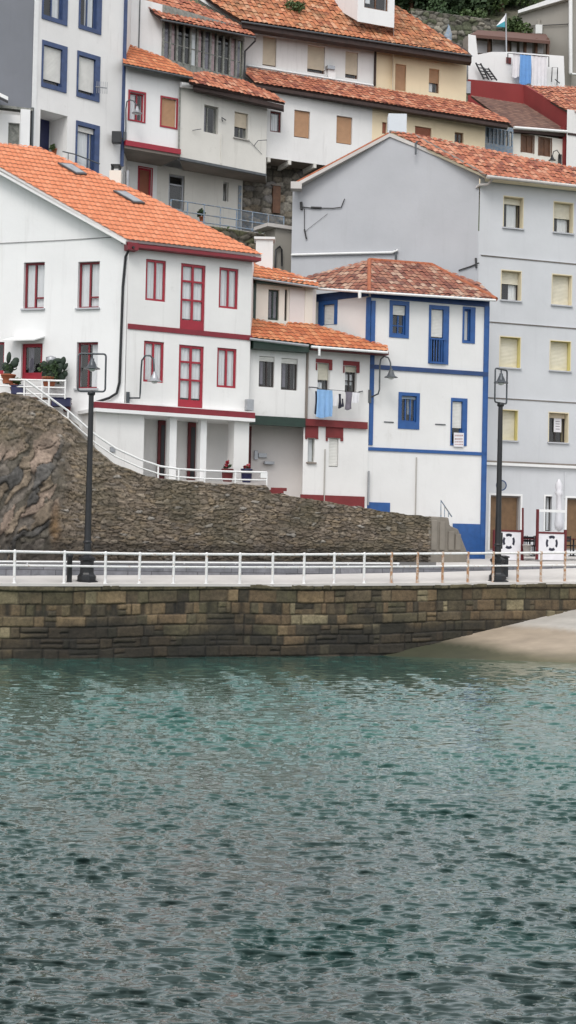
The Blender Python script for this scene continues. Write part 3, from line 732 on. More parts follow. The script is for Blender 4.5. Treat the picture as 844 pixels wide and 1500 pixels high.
# ground floor with porch, set slightly proud under the overhanging slab
f2 = Fac(188, 56.5, 369, 59.0, 640)
uL = f2.uv(139, 640)[0]; uR = f2.uv(364, 640)[0]; zs = zof(f2, 250, 611)
mb = MB().mat('white_plaster'); zg = zof(f2, 250, 703); pz = zg-1.6
u210 = f2.uv(210, 650)[0]
f2.box(mb, uL, pz, u210, zs, -1.6, .05)
u1 = f2.uv(342, 650)[0]; f2.box(mb, u1, pz, uR, zs, -.5, .05)
f2.box(mb, u210, pz, uR+.3, zs, -1.75, -1.6)
mb.mat('pale_concrete'); f2.box(mb, u210, pz, uR, zg-.02, -1.6, 1.0)
mb.build('ground_floor', hr)
mb = MB().mat('bright_plaster'); f2.box(mb, uL-.15, zs, uR+.1, zs+.13, -1.7, .36); mb.build('slab', hr)
mb = MB().mat('dark_red'); zz0 = zs+.13; f2.box(mb, uL-.15, zz0, uR+.1, zz0+.23, -.05, .34); mb.build('fascia_band', hr)
mb = MB().mat('bright_plaster'); f2.box(mb, uL-.15, zz0+.23, uR+.1, zz0+.26, -.05, .30); mb.build('slab_top', hr)
for x0, x1 in ((249, 259), (294, 303)):
    mb = MB().mat('bright_plaster'); a, b = f2.uv(x0, 650)[0], f2.uv(x1, 650)[0]; f2.box(mb, a, pz, b, zs, -.30, -.02); mb.build('column', hr)
for x0, x1 in ((232, 242), (276, 286.5), (363, 368)):
    mb = MB().mat('maroon_wood'); a, b = f2.uv(x0, 650, -1.5)[0], f2.uv(x1, 650, -1.5)[0]; f2.box(mb, a, zg-.3, b, zs-.02, -1.59, -1.48)
    mb.mat('iron_black'); f2.box(mb, a+.1, zg+.2, b-.04, zs-.2, -1.48, -1.46); mb.build('porch_door', hr)
band(hr, f, 'trim_band', 'dark_red', 187, 369, 486.5, 7.5, .04)
mb = MB().mat('steel'); f2.pbox(mb, 162, 655, 169, 662, .05, .11); mb.build('meter_box', hr)
# roof: eave to the right, the slope rises out of the picture to the left
plH = plane3(P(184, 351, 56.05), P(384, 373.5, 58.7), P(-90, 197, 58.5))
rp = [(186, 351), (385, 373.5), (215, 286), (57, 216), (-74, 203)]
rH = roof('roof', hr, plH, rp, 'new_tile', per=.21, row=.36, amp=.04, under='white_plaster')
e0, e1 = hit(189, 352, plH), hit(383, 373.5, plH)
mb = MB().mat('dark_red'); dn = Vector((0, 0, -.23))
mb.prism([e0+Vector((0, 0, -.10)), e1+Vector((0, 0, -.10)), e1+dn, e0+dn], f.n*-.45)
mb.prism([e0+Vector((-.02, -.02, -.06)), e0+f.u*.40+Vector((0, -.02, -.06)), e0+f.u*.40+Vector((0, -.02, -.34)), e0+Vector((-.02, -.02, -.34))], f.n*-.4)
mb.build('fascia', hr)
mb = MB().mat('white_plaster'); a0, a1 = hit(184, 351.5, plH), hit(-90, 199, plH)
mb.prism([a0-Vector((0, 0, .16)), a1-Vector((0, 0, .16)), a1-Vector((0, 0, .05)), a0-Vector((0, 0, .05))], (0.05, .4, 0)); mb.build('verge', hr)
# drainpipe round the corner
mb = MB().mat('iron_black'); c = [g.px(196, 362, .3), g.px(189, 366, .12), g.px(184, 376, .09), g.px(180, 420, .07), g.px(175, 560, .07), g.px(171, 576, .09), g.px(160, 583, .12), g.px(138, 590, .12)]
mb.tube(c, .05, 8); mb.build('drainpipe', hr)
mb = MB().mat('cable'); mb.tube([g.px(-60, 360, .03), g.px(0, 356.5, .03), g.px(90, 352, .03), g.px(170, 347, .03), g.px(179, 346, .03)], .011, 5); mb.tube([g.px(179, 344, .03), g.px(179, 357, .03)], .03, 5); mb.build('wall_cable', hr)
for quad in (((84, 239.5), (104, 241), (127, 256), (112, 255.5)), ((165, 280), (183, 281), (212, 298.5), (196, 297.5))):
    q = [hit(x, y+2, plH)+plH[1]*.05 for x, y in quad]
    mb = MB().mat('iron_grey'); mb.prism(q, plH[1]*.06); s_ = mb.build('skylight', hr)
    mb = MB().mat('galvanised'); c = sum(q, Vector())/4; mb.face([c+(p-c)*.82+plH[1]*.07 for p in q]); mb.build('pane', s_)
chimney(rH, 169.5, 252, 276, 17, 60.3, 'pale_cream_plaster', .6, 'iron_black', cap=False)
mb = MB().mat('galvanised'); a = P(186.5, 276, 60.5); mb.tube([a, Vector((a.x, a.y, P(186.5, 250, 60.5).z))], .07, 8); mb.build('flue_pipe', rH)
# awning, parapet
mb = MB().mat('white_paint'); z = zof(g, 40, 497); 
a = [g.at(g.uv(22, 497)[0], z+.06, 0), g.at(g.uv(66, 497)[0], z+.06, 0), g.at(g.uv(62, 505)[0], z-.14, .65), g.at(g.uv(14, 505)[0], z-.14, .65)]
mb.prism(a[::-1], (0, 0, .05)); mb.build('door_canopy', hr)
mb = MB().mat('galvanised'); f.pbox(mb, 362, 585, 372, 601, .0, .2); mb.build('meter_box', hr)

# ============ green-trimmed house
hg = thing('narrow_house', 'narrow white house with bottle green beams and a stepped orange roof', 'house', P(405, 720, 60))
u = Fac(371, 61.4, 463, 62.5, 440); l = Fac(370, 59.5, 447, 60.35, 560)
u.win(393, 424, 409, 469, frame='bottle_green', fw=.06, v=(.5,), cur=((.1, .45, .1, 1), (.55, .9, .1, 1)), curmat='cloth_grey')
u.win(417, 424, 421, 470, frame='dark_frame', fw=.02)
GW = dict(frame='dark_frame', fw=.06, v=(.55,), rec=.10, cur=((.1, .35, .1, .9),), curmat='cloth_grey')
l.win(379.5, 522, 402, 567, blind=(.16, 'white_blind'), **GW); l.win(412, 525, 436, 571.5, blind=(.16, 'white_blind'), **GW)
ou = rectpoly(u, 370, 464, 11, 404); zt = zof(u, 420, 412)+.15; ou = [(p[0], p[1] if p[1] < 12 else zt) for p in ou]
ol = rectpoly(l, 366, 448.5, zof(l, 405, 612), 498); ztl = zof(l, 408, 503)+.12; ol = [(p[0], p[1] if i < 2 else ztl) for i, p in enumerate(ol)]
house(hg, [(u, ou, 'pale_cream_plaster')], back=4); house(hg, [(l, ol, 'white_plaster')], back=2.5)
mb = MB().mat('bottle_green'); z = zof(l, 405, 618); l.box(mb, -.15, z-.16, l.L+.0, z+.20, -.1, .14); mb.build('floor_beam', hg)
mb = MB().mat('bottle_green'); z = zof(l, 408, 505); l.box(mb, -.15, z-.27, l.L-.02, z+.10, .0, .42); mb.build('eave_board', hg)
post_(hg, u, 'corner_post', 'bottle_green', 373, 408, 470, 3.5); mb = MB().mat('bottle_green'); z = zof(u, 410, 414); u.box(mb, 0, z-.14, u.uv(441, 414)[0], z+.08, 0, .30); mb.build('eave_board', hg)
mb = MB().mat('pink_plaster'); z = zof(u, 440, 440); u.box(mb, u.uv(424, 440)[0], 11.5, u.L-.05, zt-.2, 0.01, .05); mb.build('pink_panel', hg)
mb = MB().mat('pale_cream_plaster'); u.box(mb, u.uv(446, 440)[0], 11.5, u.uv(457, 440)[0], zt-.2, .05, .09); mb.build('pilaster', hg)
# recess below
r = Fac(366, 61.0, 449, 61.6, 670); mb = MB().mat('pink_plaster'); z1 = zof(l, 405, 618); r.wall(mb, rectpoly(r, 362, 449, 3.5, 616), 'pink_plaster'); mb.mat('pink_plaster')
mb.build('recess_wall', hg)
mb = MB().mat('steel'); r.pbox(mb, 373, 660, 378, 673, 0, .1); r.pbox(mb, 379, 664, 391, 670, 0, .12); r.pbox(mb, 388, 676, 402, 680, 0, .25); mb.build('meter_box', hg)
chimney(hg, 387, 350, 393, 25, 63.2, 'white_plaster', .8)
plu = plane3(P(368, 405.5, 60.9), P(466, 420, 62.0), P(371, 384, 63.2))
roof('roof', hg, plu, [(366, 405), (466, 420), (466, 415), (441, 405), (370, 383)], 'mid_tile', under='bottle_green')
gutter(hg, [hit(368, 407, plu), hit(466, 421.5, plu)], 'galvanised', .05)
pll = plane3(P(368, 495, 59.0), P(460, 505, 59.9), P(371, 468, 61.4))
roof('roof', hg, pll, [(366, 494), (460, 505), (419, 476.5), (370, 467)], 'mid_tile', under='bottle_green')
gutter(hg, [hit(366, 496.5, pll), hit(452, 506.5, pll)], 'galvanised', .055)

# ============ white house with maroon lintels
hm = thing('small_house', 'small white house with maroon lintels and laundry under its windows', 'house', P(490, 745, 61))
s3 = Fac(447.5, 60.4, 538, 61.5, 560)
MW = dict(frame='dark_frame', fw=.05, rec=.2)
s3.win(465.5, 532, 483, 571, blind=(.62, 'cream_blind'), cur=((.2, .6, 0, .3),), **MW)
s3.win(505.5, 536, 523, 575, v=(.5,), h=(.45,), blind=(.22, 'cream_blind'), cur=((.2, .8, .3, .7),), **MW)  # pale curtain patch in mid-pane stands in for a white reflection
s3.win(451, 642, 461, 677, sill='grey_brown_plaster', cur=((.35, 1, 0, 1),), frame='grey_wood', fw=.03, rec=.12)
s3.win(482, 642, 496, 684, v=(.55,), blind=(.97, 'white_blind'), frame='grey_wood', fw=.03, rec=.12)
o3 = rectpoly(s3, 447.5, 538, 3.5, 506); zt3 = zof(s3, 492, 511)+.15; o3 = [(p[0]+(.14 if i in (1, 2) else 0), p[1] if i < 2 else zt3) for i, p in enumerate(o3)]
house(hm, [(s3, o3, 'white_plaster')], back=5)
for x0, x1, y0, ya, yb in ((463.5, 487, 526, 531.5, 542), (503.5, 527, 529, 535.5, 546), (447.8, 466.5, 624, 641.5, 643), (478, 503, 626, 641.5, 646)):
    mb = MB().mat('brick_red'); s3.pbox(mb, x0, y0, x1, ya, .0, .05)
    xa, xb = (x0+3, x1-7) if y0 < 600 else (x0+4, x1-6)
    s3.pbox(mb, x0, ya, xa-1.5, yb, .0, .05); s3.pbox(mb, xb+2.5, ya, x1, yb, .0, .05); mb.build('lintel', hm)
mb = MB().mat('brick_red'); z = zof(s3, 492, 620.5); s3.box(mb, -.02, z-.16, s3.L-.0, z+.12, 0, .14); mb.build('trim_band', hm)
mb = MB().mat('brick_red'); a = s3.uv(449, 730)[0]; z1 = zof(s3, 492, 726); s3.box(mb, -.12, 3.4, s3.L-.03, z1, 0, .05); mb.build('plinth', hm)
post_(hm, s3, 'drainpipe', 'concrete', 475, 658, 742, 1.2, .06); post_(hm, s3, 'drainpipe', 'grey_brown_plaster', 449, 512, 616, 2.4, .09)
post_(hm, s3, 'drainpipe', 'galvanised', 539, 690, 740, 1.5, .10)
pl3 = plane3(P(456, 505, 60.0), P(569, 514, 61.0), P(426, 466, 62.6))
roof('roof', hm, pl3, [(459, 506), (569, 515), (567, 507), (427, 465.5), (419, 476.5)], 'mid_tile', under='brick_red')
mb = MB().mat('fascia_maroon'); z = zof(s3, 492, 514); s3.box(mb, .1, z-.06, s3.L+.75, z+.08, .0, .42); mb.build('eave_board', hm)
gutter(hm, [hit(456, 508, pl3), hit(568, 516.5, pl3)], 'white_paint', .055)
a = hit(468, 510, pl3); mb = MB().mat('white_paint'); mb.tube([a, a-Vector((0, 0, .3))], .05, 8); mb.build('downspout', hm)

# ============ white house with cobalt trim
hb = thing('corner_house', 'white corner house with cobalt blue strips and frames under a hipped roof', 'house', P(625, 800, 63))
bl = Fac(458, 63.4, 540, 61.6, 600); br = Fac(540, 61.6, 713, 63.4, 600)
BW = dict(frame='cobalt', fw=.06, rec=.10, jamb='cobalt')
bl.win(474, 446, 490, 476, **BW, blind=(.97, 'white_blind'), sur=('cobalt', .26, .16, .16, 0), v=())
br.win(575, 447, 594, 490, **BW, blind=(.33, 'white_blind'), v=(.5,), h=(.3,), sur=('cobalt', .14, .18, .16, .14))
br.win(631, 453, 649, 531, name='balcony_door', **BW, blind=(.52, 'white_blind'), panel=.0, sur=('cobalt', .10, .16, .26, .06))
br.win(680, 453, 689, 500, **BW, cur=((0, .9, 0, 1),), sur=('cobalt', .08, .10, .22, .08))
br.win(588, 580, 610, 618, **BW, v=(.33, .66), blind=(.12, 'faded_blue'), cur=((.5, .8, .3, 1),), curmat='faded_blue', sur=('cobalt', .14, .14, .14, .30))
br.win(662, 588, 677, 651, **BW, blind=(.62, 'white_blind'), sur=('cobalt', .06, .14, .22, .05))
zbb = 3.2; zt = zof(br, 627, 431)-.02
obl = [(0, 8), (bl.L, 8), (bl.L, zt), (0, zt)]; obr = [(0, zbb), (br.L, zbb), (br.L, zt), (0, zt)]
house(hb, [(bl, obl, 'blue_house_plaster'), (br, obr, 'blue_house_plaster')], back=5)
band(hb, bl, 'trim_band', 'deep_blue', 458, 540, 433, 11, .05)
mb = MB().mat('deep_blue'); z = zof(br, 627, 437); br.box(mb, .0, z-.17, br.L+.02, z+.14, 0, .05); mb.build('trim_band', hb)
mb = MB().mat('deep_blue'); z = zof(br, 625, 542.5); br.box(mb, .0, z-.09, br.L+.02, z+.09, 0, .06); mb.build('trim_band', hb)
mb = MB().mat('cobalt'); z = zof(br, 625, 661); br.box(mb, .0, z-.075, br.L+.02, z+.06, 0, .05); mb.build('trim_band', hb)
mb = MB().mat('cobalt'); br.box(mb, .02, zof(br, 545, 652), .20, zof(br, 540, 440), .0, .05); bl.box(mb, bl.L-.20, 12, bl.L+.02, zt-.3, 0, .05); mb.build('corner_strip', hb)
mb = MB().mat('cobalt'); br.box(mb, br.L-.20, zbb, br.L, zt-.3, 0, .05); br.box(mb, br.L-.02, zbb, br.L+.03, zt-.3, -.3, .05); mb.build('corner_strip', hb)
mb = MB().mat('cobalt'); br.box(mb, br.uv(663, 785)[0], zbb, br.L-.2, zof(br, 690, 767.5), 0, .04); mb.build('plinth', hb); mb = MB().mat('cobalt'); br.box(mb, .0, zbb, br.uv(571, 740)[0], zof(br, 555, 736), 0, .04); mb.build('plinth', hb)
post_(hb, br, 'drainpipe', 'concrete', 609, 670, 755, 1.1, .06)
mb = MB().mat('iron_grey'); br.pbox(mb, 563, 617.5, 577, 619, .0, .03); mb.build('wall_anchor', hb); mb = MB().mat('iron_grey'); br.pbox(mb, 638, 621, 653, 622.5, .0, .03); mb.build('wall_anchor', hb)
# balcony rail in front of the tall window
mb = MB().mat('cobalt'); a, z0, b, z1 = br.rect(629, 497, 652, 533)
for z in (z0+.03, z1): br.box(mb, a, z-.03, b, z+.03, .04, .09)
for i in range(6): uu = a+(b-a)*(i+.5)/6; br.box(mb, uu-.02, z0+.06, uu+.02, z1-.03, .05, .08)
mb.build('balcony_rail', hb)
plr = plane3(P(541, 426, 61.1), P(727, 438.5, 63.0), P(541, 381, 64.9)); pll_ = plane3(P(541, 426, 61.1), P(541, 381, 64.9), P(446, 418, 63.4))
rb_ = roof('roof', hb, plr, [(541, 427), (727, 438.5), (702, 415), (632, 388), (541, 381)], 'worn_tile', jit=.018, per=.24, row=.38, amp=.05, under='deep_blue')
roof('roof', hb, pll_, [(446, 420), (541, 427), (541, 381), (444, 407)], 'worn_tile', jit=.018, per=.24, row=.38, amp=.05, under='deep_blue')
mb = MB().mat('terracotta'); mb.tube([hit(541, 381, plr), hit(632, 388, plr), hit(727, 438.5, plr)], .10, 8); mb.tube([hit(541, 427, plr), hit(541, 381, plr)], .09, 8); mb.build('ridge_cap', rb_)
gutter(hb, [P(452, 422, 63.1), P(541, 428, 61.0), P(726, 440, 62.95)], 'white_paint', .055)
mb = MB().mat('white_paint'); mb.tube([P(527, 428, 61.2), P(527, 437, 61.2)], .07, 8); mb.build('downspout', hb)

# ============ tall grey block
ht = thing('apartment_block', 'tall pale lavender-grey apartment block with a blank grey gable', 'apartment block', P(770, 806, 68))
gg = Fac(428, 68.7, 701, 66.0, 320); fr = Fac(701, 66.0, 960, 69.0, 400)
def hw(x0, y0, x1, y1, jamb, blind=None, cur=(), **k):
    fr.win(x0, y0, x1, y1, frame='dark_frame', fw=.055, rec=.30, jamb=jamb, sur=('cream_reveal', .035, .04, .035, 0), proud=.012, sill='grey_plaster', cur=cur, **({'blind': blind} if blind else {}), **k)
hw(738, 289, 766, 334, 'cream_reveal', (.2, 'cream_blind'), ((.35, .85, 0, 1),))
hw(811.5, 297, 839, 341, 'cream_reveal', (.5, 'cream_blind'), ((.4, .95, 0, 1),))
hw(734.5, 397, 763, 440, 'cream_reveal', (.42, 'cream_blind'), ((.55, 1, 0, 1),))
hw(809, 403, 837, 447, 'cream_reveal', (.98, 'cream_blind'))
hw(732.5, 494, 762, 538.5, 'yellow_reveal', (.98, 'cream_blind'))
hw(806, 500, 835.5, 543, 'yellow_reveal', (.98, 'cream_blind'))
hw(730.5, 601, 758, 645, 'yellow_reveal', (.98, 'cream_blind'))
hw(804, 605, 832, 648, 'cream_reveal', (.16, 'beige_blind'), ((.05, .25, 0, 1),), v=(.5,))
for x, dy in ((893, 9),):
    for y in (297, 400, 502, 606): hw(x-14, y+dy, x+14, y+dy+44, 'cream_reveal', (.6, 'cream_blind'))
DD = dict(frame='grey_brown_plaster', fw=.07, glass='door_wood', rec=.18, sur=('white_paint', .09, .09, .09, 0), proud=.02)
fr.win(718, 726, 762, 806, name='front_door', **DD, v=(.35,)); fr.win(830, 730, 870, 806, name='front_door', **DD, v=(.5,))
fr.win(798.5, 727, 808.5, 778, frame='dark_frame', fw=.04, rec=.15, sur=('white_paint', .07, .07, .0, 0), cur=((.6, 1, 0, 1),))
zt = zof(fr, 740, 268); zb5 = 3.0; apex = gg.uv(571, 198)
ogg = [(0, 8), (gg.L, 8), (gg.L, zof(gg, 700, 251)), gg.uv(614, 216), apex, gg.uv(430, 272), (0, zof(gg, 428, 273))]
oggu = [(0, 8), (gg.L, 8), (gg.L, zof(gg, 700, 253)), apex, (0, zof(gg, 428, 273))]
zfr = zof(gg, 700, 253)
ofr = [(0, zb5), (fr.L, zb5), (fr.L, zfr), (0, zfr)]
house(ht, [(gg, oggu, 'grey_plaster'), (fr, ofr, 'lavender_plaster')], back=9)
pl5 = plane3(P(713, 256, 65.5), P(960, 283, 68.4), P(571, 193, 67.5))
r5 = roof('roof', ht, pl5, [(711, 257), (960, 284), (960, 271), (844, 246.5), (606, 197), (571, 193.5)], 'old_tile', jit=.03, per=.25, row=.36, amp=.06, under='cream_reveal')
mb = MB().mat('grey_brown_plaster'); mb.tube([hit(571, 193, pl5), hit(606, 197.5, pl5), hit(712, 257, pl5)], .07, 8)
mb.mat('pale_concrete'); zz = Vector((0, 0, .16)); a, b = P(430, 270, 68.1), hit(571, 194, pl5); b.y = 67.1; b = P(571, 195, 67.2)
for a_, b_ in ((a, b), (P(571, 195, 67.2), P(615, 213, 66.8)), (P(615, 213, 66.8), P(715, 257, 65.75))): mb.prism([a_, b_, b_-zz, a_-zz], (.05, .55, 0))
mb.mat('terracotta'); mb.tube([a+Vector((0, .35, .07)), b+Vector((0, .35, .07))], .08, 6); mb.build('verge', ht)
mb = MB().mat('pale_concrete'); a = P(434, 272, 68.0); mb.box(a-Vector((0, 0, .2)), .5, .6, .32); mb.build('kneeler', ht)
mb = MB().mat('cream_reveal'); e0, e1 = hit(713, 257, pl5), hit(960, 284, pl5); d_ = Vector((0, 0, -.13)); k_ = Vector((0, 0, -.02)); mb.prism([e0+k_, e1+k_, e1+d_, e0+d_], (0, .55, 0)); mb.build('soffit', ht)
gutter(ht, [e0+Vector((0, -.06, -.06)), e1+Vector((0, -.06, -.06))], 'pale_concrete', .075)
mb = MB().mat('pale_concrete'); mb.tube([e0+Vector((0.05, -.05, -.1)), P(722, 262, 65.6), P(715, 270, 65.7), P(702, 271, 65.9), P(698, 275, 66.0)], .06, 8); mb.build('downspout', ht)
for y, x0 in ((379.5, 706), (475, 702), (585, 702)):
    mb = MB().mat('grey_brown_plaster'); z = zof(fr, 772, y+1); fr.box(mb, .12, z-.02, fr.L, z+.02, 0, .03); mb.mat('lavender_plaster'); fr.box(mb, .08, z+.02, fr.L, z+.05, 0, .05); mb.build('string_course', ht)
mb = MB().mat('white_paint'); z = zof(fr, 780, 682); fr.box(mb, .15, z-.06, fr.L, z+.06, 0, .16); mb.mat('grey_brown_plaster'); fr.box(mb, .15, z+.07, fr.L, z+.14, 0, .10); mb.build('canopy_ledge', ht)
post_(ht, fr, 'drainpipe', 'lavender_plaster', 827, 692, 730, 1.4, .06)
mb = MB().mat('white_paint'); mb.tube([gg.px(427, 373.5, .08), gg.px(500, 371.5, .08), gg.px(575, 370, .08), gg.px(583, 366.5, .08)], .06, 8); mb.mat('iron_grey'); mb.tube([gg.px(580, 366, .08), gg.px(580, 381, .08)], .05, 8); mb.build('wall_pipe', ht)
mb = MB().mat('cable'); mb.tube([gg.px(441, 303, .05), gg.px(455, 304.5, .05), gg.px(488, 305, .05), gg.px(500, 303.5, .06), gg.px(505, 291, .08)], .022, 6)
mb.tube([gg.px(456, 304, .05), gg.px(471, 304.5, .06)], .05, 6); mb.tube([gg.px(446, 306, .04), gg.px(446, 340, .04)], .018, 6); mb.tube([gg.px(446, 336, .06), gg.px(449, 350, .06)], .04, 6)
mb.tube([gg.px(441, 296, .05), gg.px(442, 307, .05)], .07, 6); mb.tube([gg.px(447, 340, .04), gg.px(452, 335, .04), gg.px(480, 313, .04)], .008, 4); mb.build('wall_cable', ht)
mb = MB().mat('cable'); mb.tube([gg.px(672, 396, .05), gg.px(690, 390, .05), gg.px(702, 385, .05)], .03, 6); mb.tube([gg.px(697, 378, .06), gg.px(698, 392, .06)], .05, 6); mb.build('wall_cable', ht)
mb = MB().mat('iron_grey'); mb.tube([P(609, 226, 66.6), P(609, 210, 66.6), P(612, 207, 66.6)], .05, 6); mb.build('vent_pipe', ht)
chimney(ht, 581, 170, 205, 27, 68.6, 'cool_plaster', .8, cap=False)
# ------------------------------------------------------------------ upper street
# ============ white block with blue window frames
hk = thing('blue_framed_block', 'white apartment building with slate blue window frames and a dark grey side wall', 'apartment building', P(115, 245, 71))
k = Fac(49, 68.5, 182, 72.1, 120); ks = Fac(-110, 66.9, 49, 68.5, 120)
KW = dict(frame='slate_blue', fw=.07, jamb='slate_blue', rec=.12, sur=('slate_blue', .08, .20, .28, .20), proud=.05)
k.win(64, -50, 92, 26, **KW, v=(.5,), cur=((.5, .95, 0, 1),)); k.win(118, -45, 142, 40, **KW, v=(.5,), cur=((.4, .9, 0, 1),))
k.win(63, 69, 90.5, 125, **KW, blind=(.88, 'white_blind')); k.win(114.5, 84, 139, 139, **KW, blind=(.9, 'white_blind'))
k.win(112.5, 186, 138, 250, **KW, cur=((.05, .95, 0, .9),), v=(.75,), blind=(.12, 'white_blind'))
rr = k.rect(58.5, 165, 98.5, 232); k.hole(*rr, 1.4, 'white_plaster')
ztop = 34; ok_ = [(0, 14), (k.L, 14), (k.L, ztop), (0, ztop)]; oks = [(0, zof(ks, 20, 157)), (ks.L, zof(ks, 20, 157)), (ks.L, ztop), (0, ztop)]
house(hk, [(ks, oks, 'slate_render'), (k, ok_, 'white_plaster')], back=10, zb=34)
mb = MB().mat('navy'); a, z0, b, z1 = k.rect(58, 178, 72, 230, -1.3); k.box(mb, a, z0-.5, b, z1+.1, -1.38, -1.3); mb.build('balcony_door', hk)
mb = MB().mat('white_paint'); k.box(mb, -.06, 14, .16, ztop, 0, .05); mb.build('corner_strip', hk)
post_(hk, k, 'drainpipe', 'slate_blue', 181, -40, 245, 3.2, .12)
post_(hk, k, 'drainpipe', 'iron_grey', 46, 158, 215, 2.4, .12)
mb = MB().mat('grey_wood'); ks.box(mb, 0, zof(ks, 20, 157)-.12, ks.L, zof(ks, 20, 157), -.3, .15); mb.build('eave_board', hk)
mb = MB().mat('iron_grey'); mb.tube([k.px(92, 222, .25), k.px(110, 226, .25), k.px(146, 240, .25)], .03, 6); mb.tube([k.px(100, 224, .25), k.px(100, 240, .25)], .02, 6); mb.tube([k.px(128, 233, .25), k.px(128, 248, .25)], .02, 6); mb.build('balcony_rail', hk)
# shed under the grey wall at the left edge
hs_ = thing('garden_shed', 'small white outhouse with a grey door under the dark grey wall', 'outhouse', P(20, 215, 68))
sf = Fac(-60, 67.4, 47, 68.3, 180); sf.win(12, 180, 28.5, 222, name='shed_door', frame='grey_wood', fw=.05, glass='grey_wood'); house(hs_, [(sf, rectpoly(sf, -60, 44, 15, 160), 'white_plaster')], back=3)
mb = MB().mat('bright_plaster'); sf.pbox(mb, 30, 160, 44, 216, 0, .2); mb.build('pillar', hs_)
mb = MB().mat('white_paint'); a, b, c, d_ = P(-60, 112, 66.5), P(12, 147, 66.5), P(12, 147, 67.6), P(-60, 112, 67.6); mb.prism([a, b, c, d_], (0, 0, .16)); mb.mat('iron_black'); mb.prism([a-Vector((0, 0, .14)), b-Vector((0, 0, .14)), c-Vector((0, 0, .14)), d_-Vector((0, 0, .14))], (0, 0, .12)); mb.build('roof', hs_)

# ============ white house with two red windows
hw_ = thing('red_window_house', 'white upper house with two red-framed windows over a pink-red ledge, beside the blue-framed block', 'house', P(222, 285, 74))
rf = Fac(183, 72.0, 264, 73.5, 160)
rf.win(190, 136, 211, 177, frame='crimson', fw=.06, v=(.55,), cur=((.1, .5, 0, 1),), sur=('crimson', .09, .09, .09, .05)); rf.win(236.5, 144.5, 258, 185.5, frame='crimson', fw=.05, blind=(.99, 'tan_blind'), sur=('crimson', .07, .08, .09, .08))
zlo = zof(rf, 222, 219); zhi = zof(rf, 222, 98)+.1
house(hw_, [(rf, [(0, zlo), (rf.L, zlo), (rf.L, zhi), (0, zhi)], 'bright_plaster')], back=3.5)
mb = MB().mat('crimson'); rf.box(mb, 0, zlo-.05, rf.L, zlo+.2, 0, .2); mb.mat('grey_brown_plaster'); rf.box(mb, 0, zlo-.18, rf.L, zlo-.05, -3, .12); mb.build('ledge', hw_)
lf = Fac(183, 74.2, 358, 77.9, 270)
lf.win(203, 246, 222, 300, name='red_door', frame='crimson', fw=.1, glass='rust_blind', rec=.08, sur=('crimson', .05, .05, .05, 0))
zl = zof(lf, 270, 225)
oA = [(0, 13), (lf.uv(230, 270)[0], 13), (lf.uv(230, 270)[0], zlo), (0, zlo)]
house(hw_, [(lf, oA, 'bright_plaster')], back=2)
plR = plane3(P(181, 93, 71.4), P(282, 113, 73.2), P(183, 64, 74.2))
rr_ = roof('roof', hw_, plR, [(180, 93), (283, 113.5), (281, 107), (240, 84), (182, 63)], 'mid_tile', amp=.04, under='fascia_brown')
gutter(hw_, [hit(181, 95, plR), hit(283, 115, plR)], 'iron_grey', .05)
mb = MB().mat('steel'); rf.pbox(mb, 184.5, 252, 187, 272, -.6, -.5); mb.build('meter_box', hw_)

# ============ overhanging white house
ho = thing('overhanging_house', 'old white house whose stained upper floor juts out over a recessed balcony', 'house', P(320, 320, 76))
of_ = Fac(264, 73.4, 391, 76.4, 180)
of_.win(299, 155, 320, 195, frame='grey_wood', fw=.06, rec=.18, v=(.35,), cur=((.1, .3, 0, 1),), curmat='cloth_grey'); of_.win(343.5, 165, 363.5, 203, frame='grey_wood', fw=.05, rec=.18, blind=(.55, 'beige_blind'), sill='concrete', v=(.5,))
zlo2 = zof(of_, 327, 243); zhi2 = zof(of_, 327, 130)+.2
mb = MB(); of_.wall(mb, [(0, zlo2), (of_.L, zlo2), (of_.L, zhi2), (0, zhi2)], 'old_plaster'); mb.mat('old_plaster')
bk = Vector((0, 3.0, 0)); a, b, c, d_ = of_.at(0, zlo2), of_.at(of_.L, zlo2), of_.at(of_.L, zhi2), of_.at(0, zhi2); mb.face([b, b+bk, c+bk, c]); mb.face([a+bk, a, d_, d_+bk]); mb.mat('grey_brown_plaster'); mb.face([a, a+bk, b+bk, b])
mb.build('upper_wall', ho)
for r, kk in of_.wins: build_win(of_, ho, r, kk)
lf2 = Fac(183, 74.2, 358, 77.9, 270)
lf2.win(247, 256, 270.5, 308, name='balcony_door', frame='steel', fw=.10, h=(.72,), rec=.1); lf2.win(327, 266.5, 335, 295, frame='bright_plaster', fw=.03, rec=.15)
uA, uB = lf2.uv(230, 270)[0], lf2.uv(355, 290)[0]
house(ho, [(lf2, [(uA, 13), (uB, 13), (uB, zlo2+.05), (uA, zlo2+.05)], 'old_plaster')], back=2)
mb = MB().mat('iron_grey'); of_.box(mb, 0, zlo2-.12, of_.L, zlo2, -.1, .08); mb.build('floor_beam', ho)
mb = MB().mat('faded_blue'); lf2.box(mb, lf2.uv(349, 290)[0], 18, lf2.uv(353, 290)[0], zof(lf2, 351, 272), 0, .05); mb.build('blue_strip', ho)
plO = plane3(P(277, 118, 72.9), P(418, 150, 76.2), P(300, 106, 74.9))
ro = roof('roof', ho, plO, [(277, 120), (419, 151), (402, 138), (358, 118), (300, 105), (281, 107)], 'old_tile', jit=.03, under='fascia_brown')
mb = MB().mat('fascia_brown'); mb.prism([P(283, 124, 73.1), P(416, 154, 76.1), P(416, 160, 76.1), P(283, 130, 73.1)], (0, .5, 0)); mb.build('eave_board', ho)
mb = MB().mat('white_paint'); mb.tube([of_.px(265, 124, .2), of_.px(282, 126, .25)], .14, 8); mb.build('gutter_end', ho)
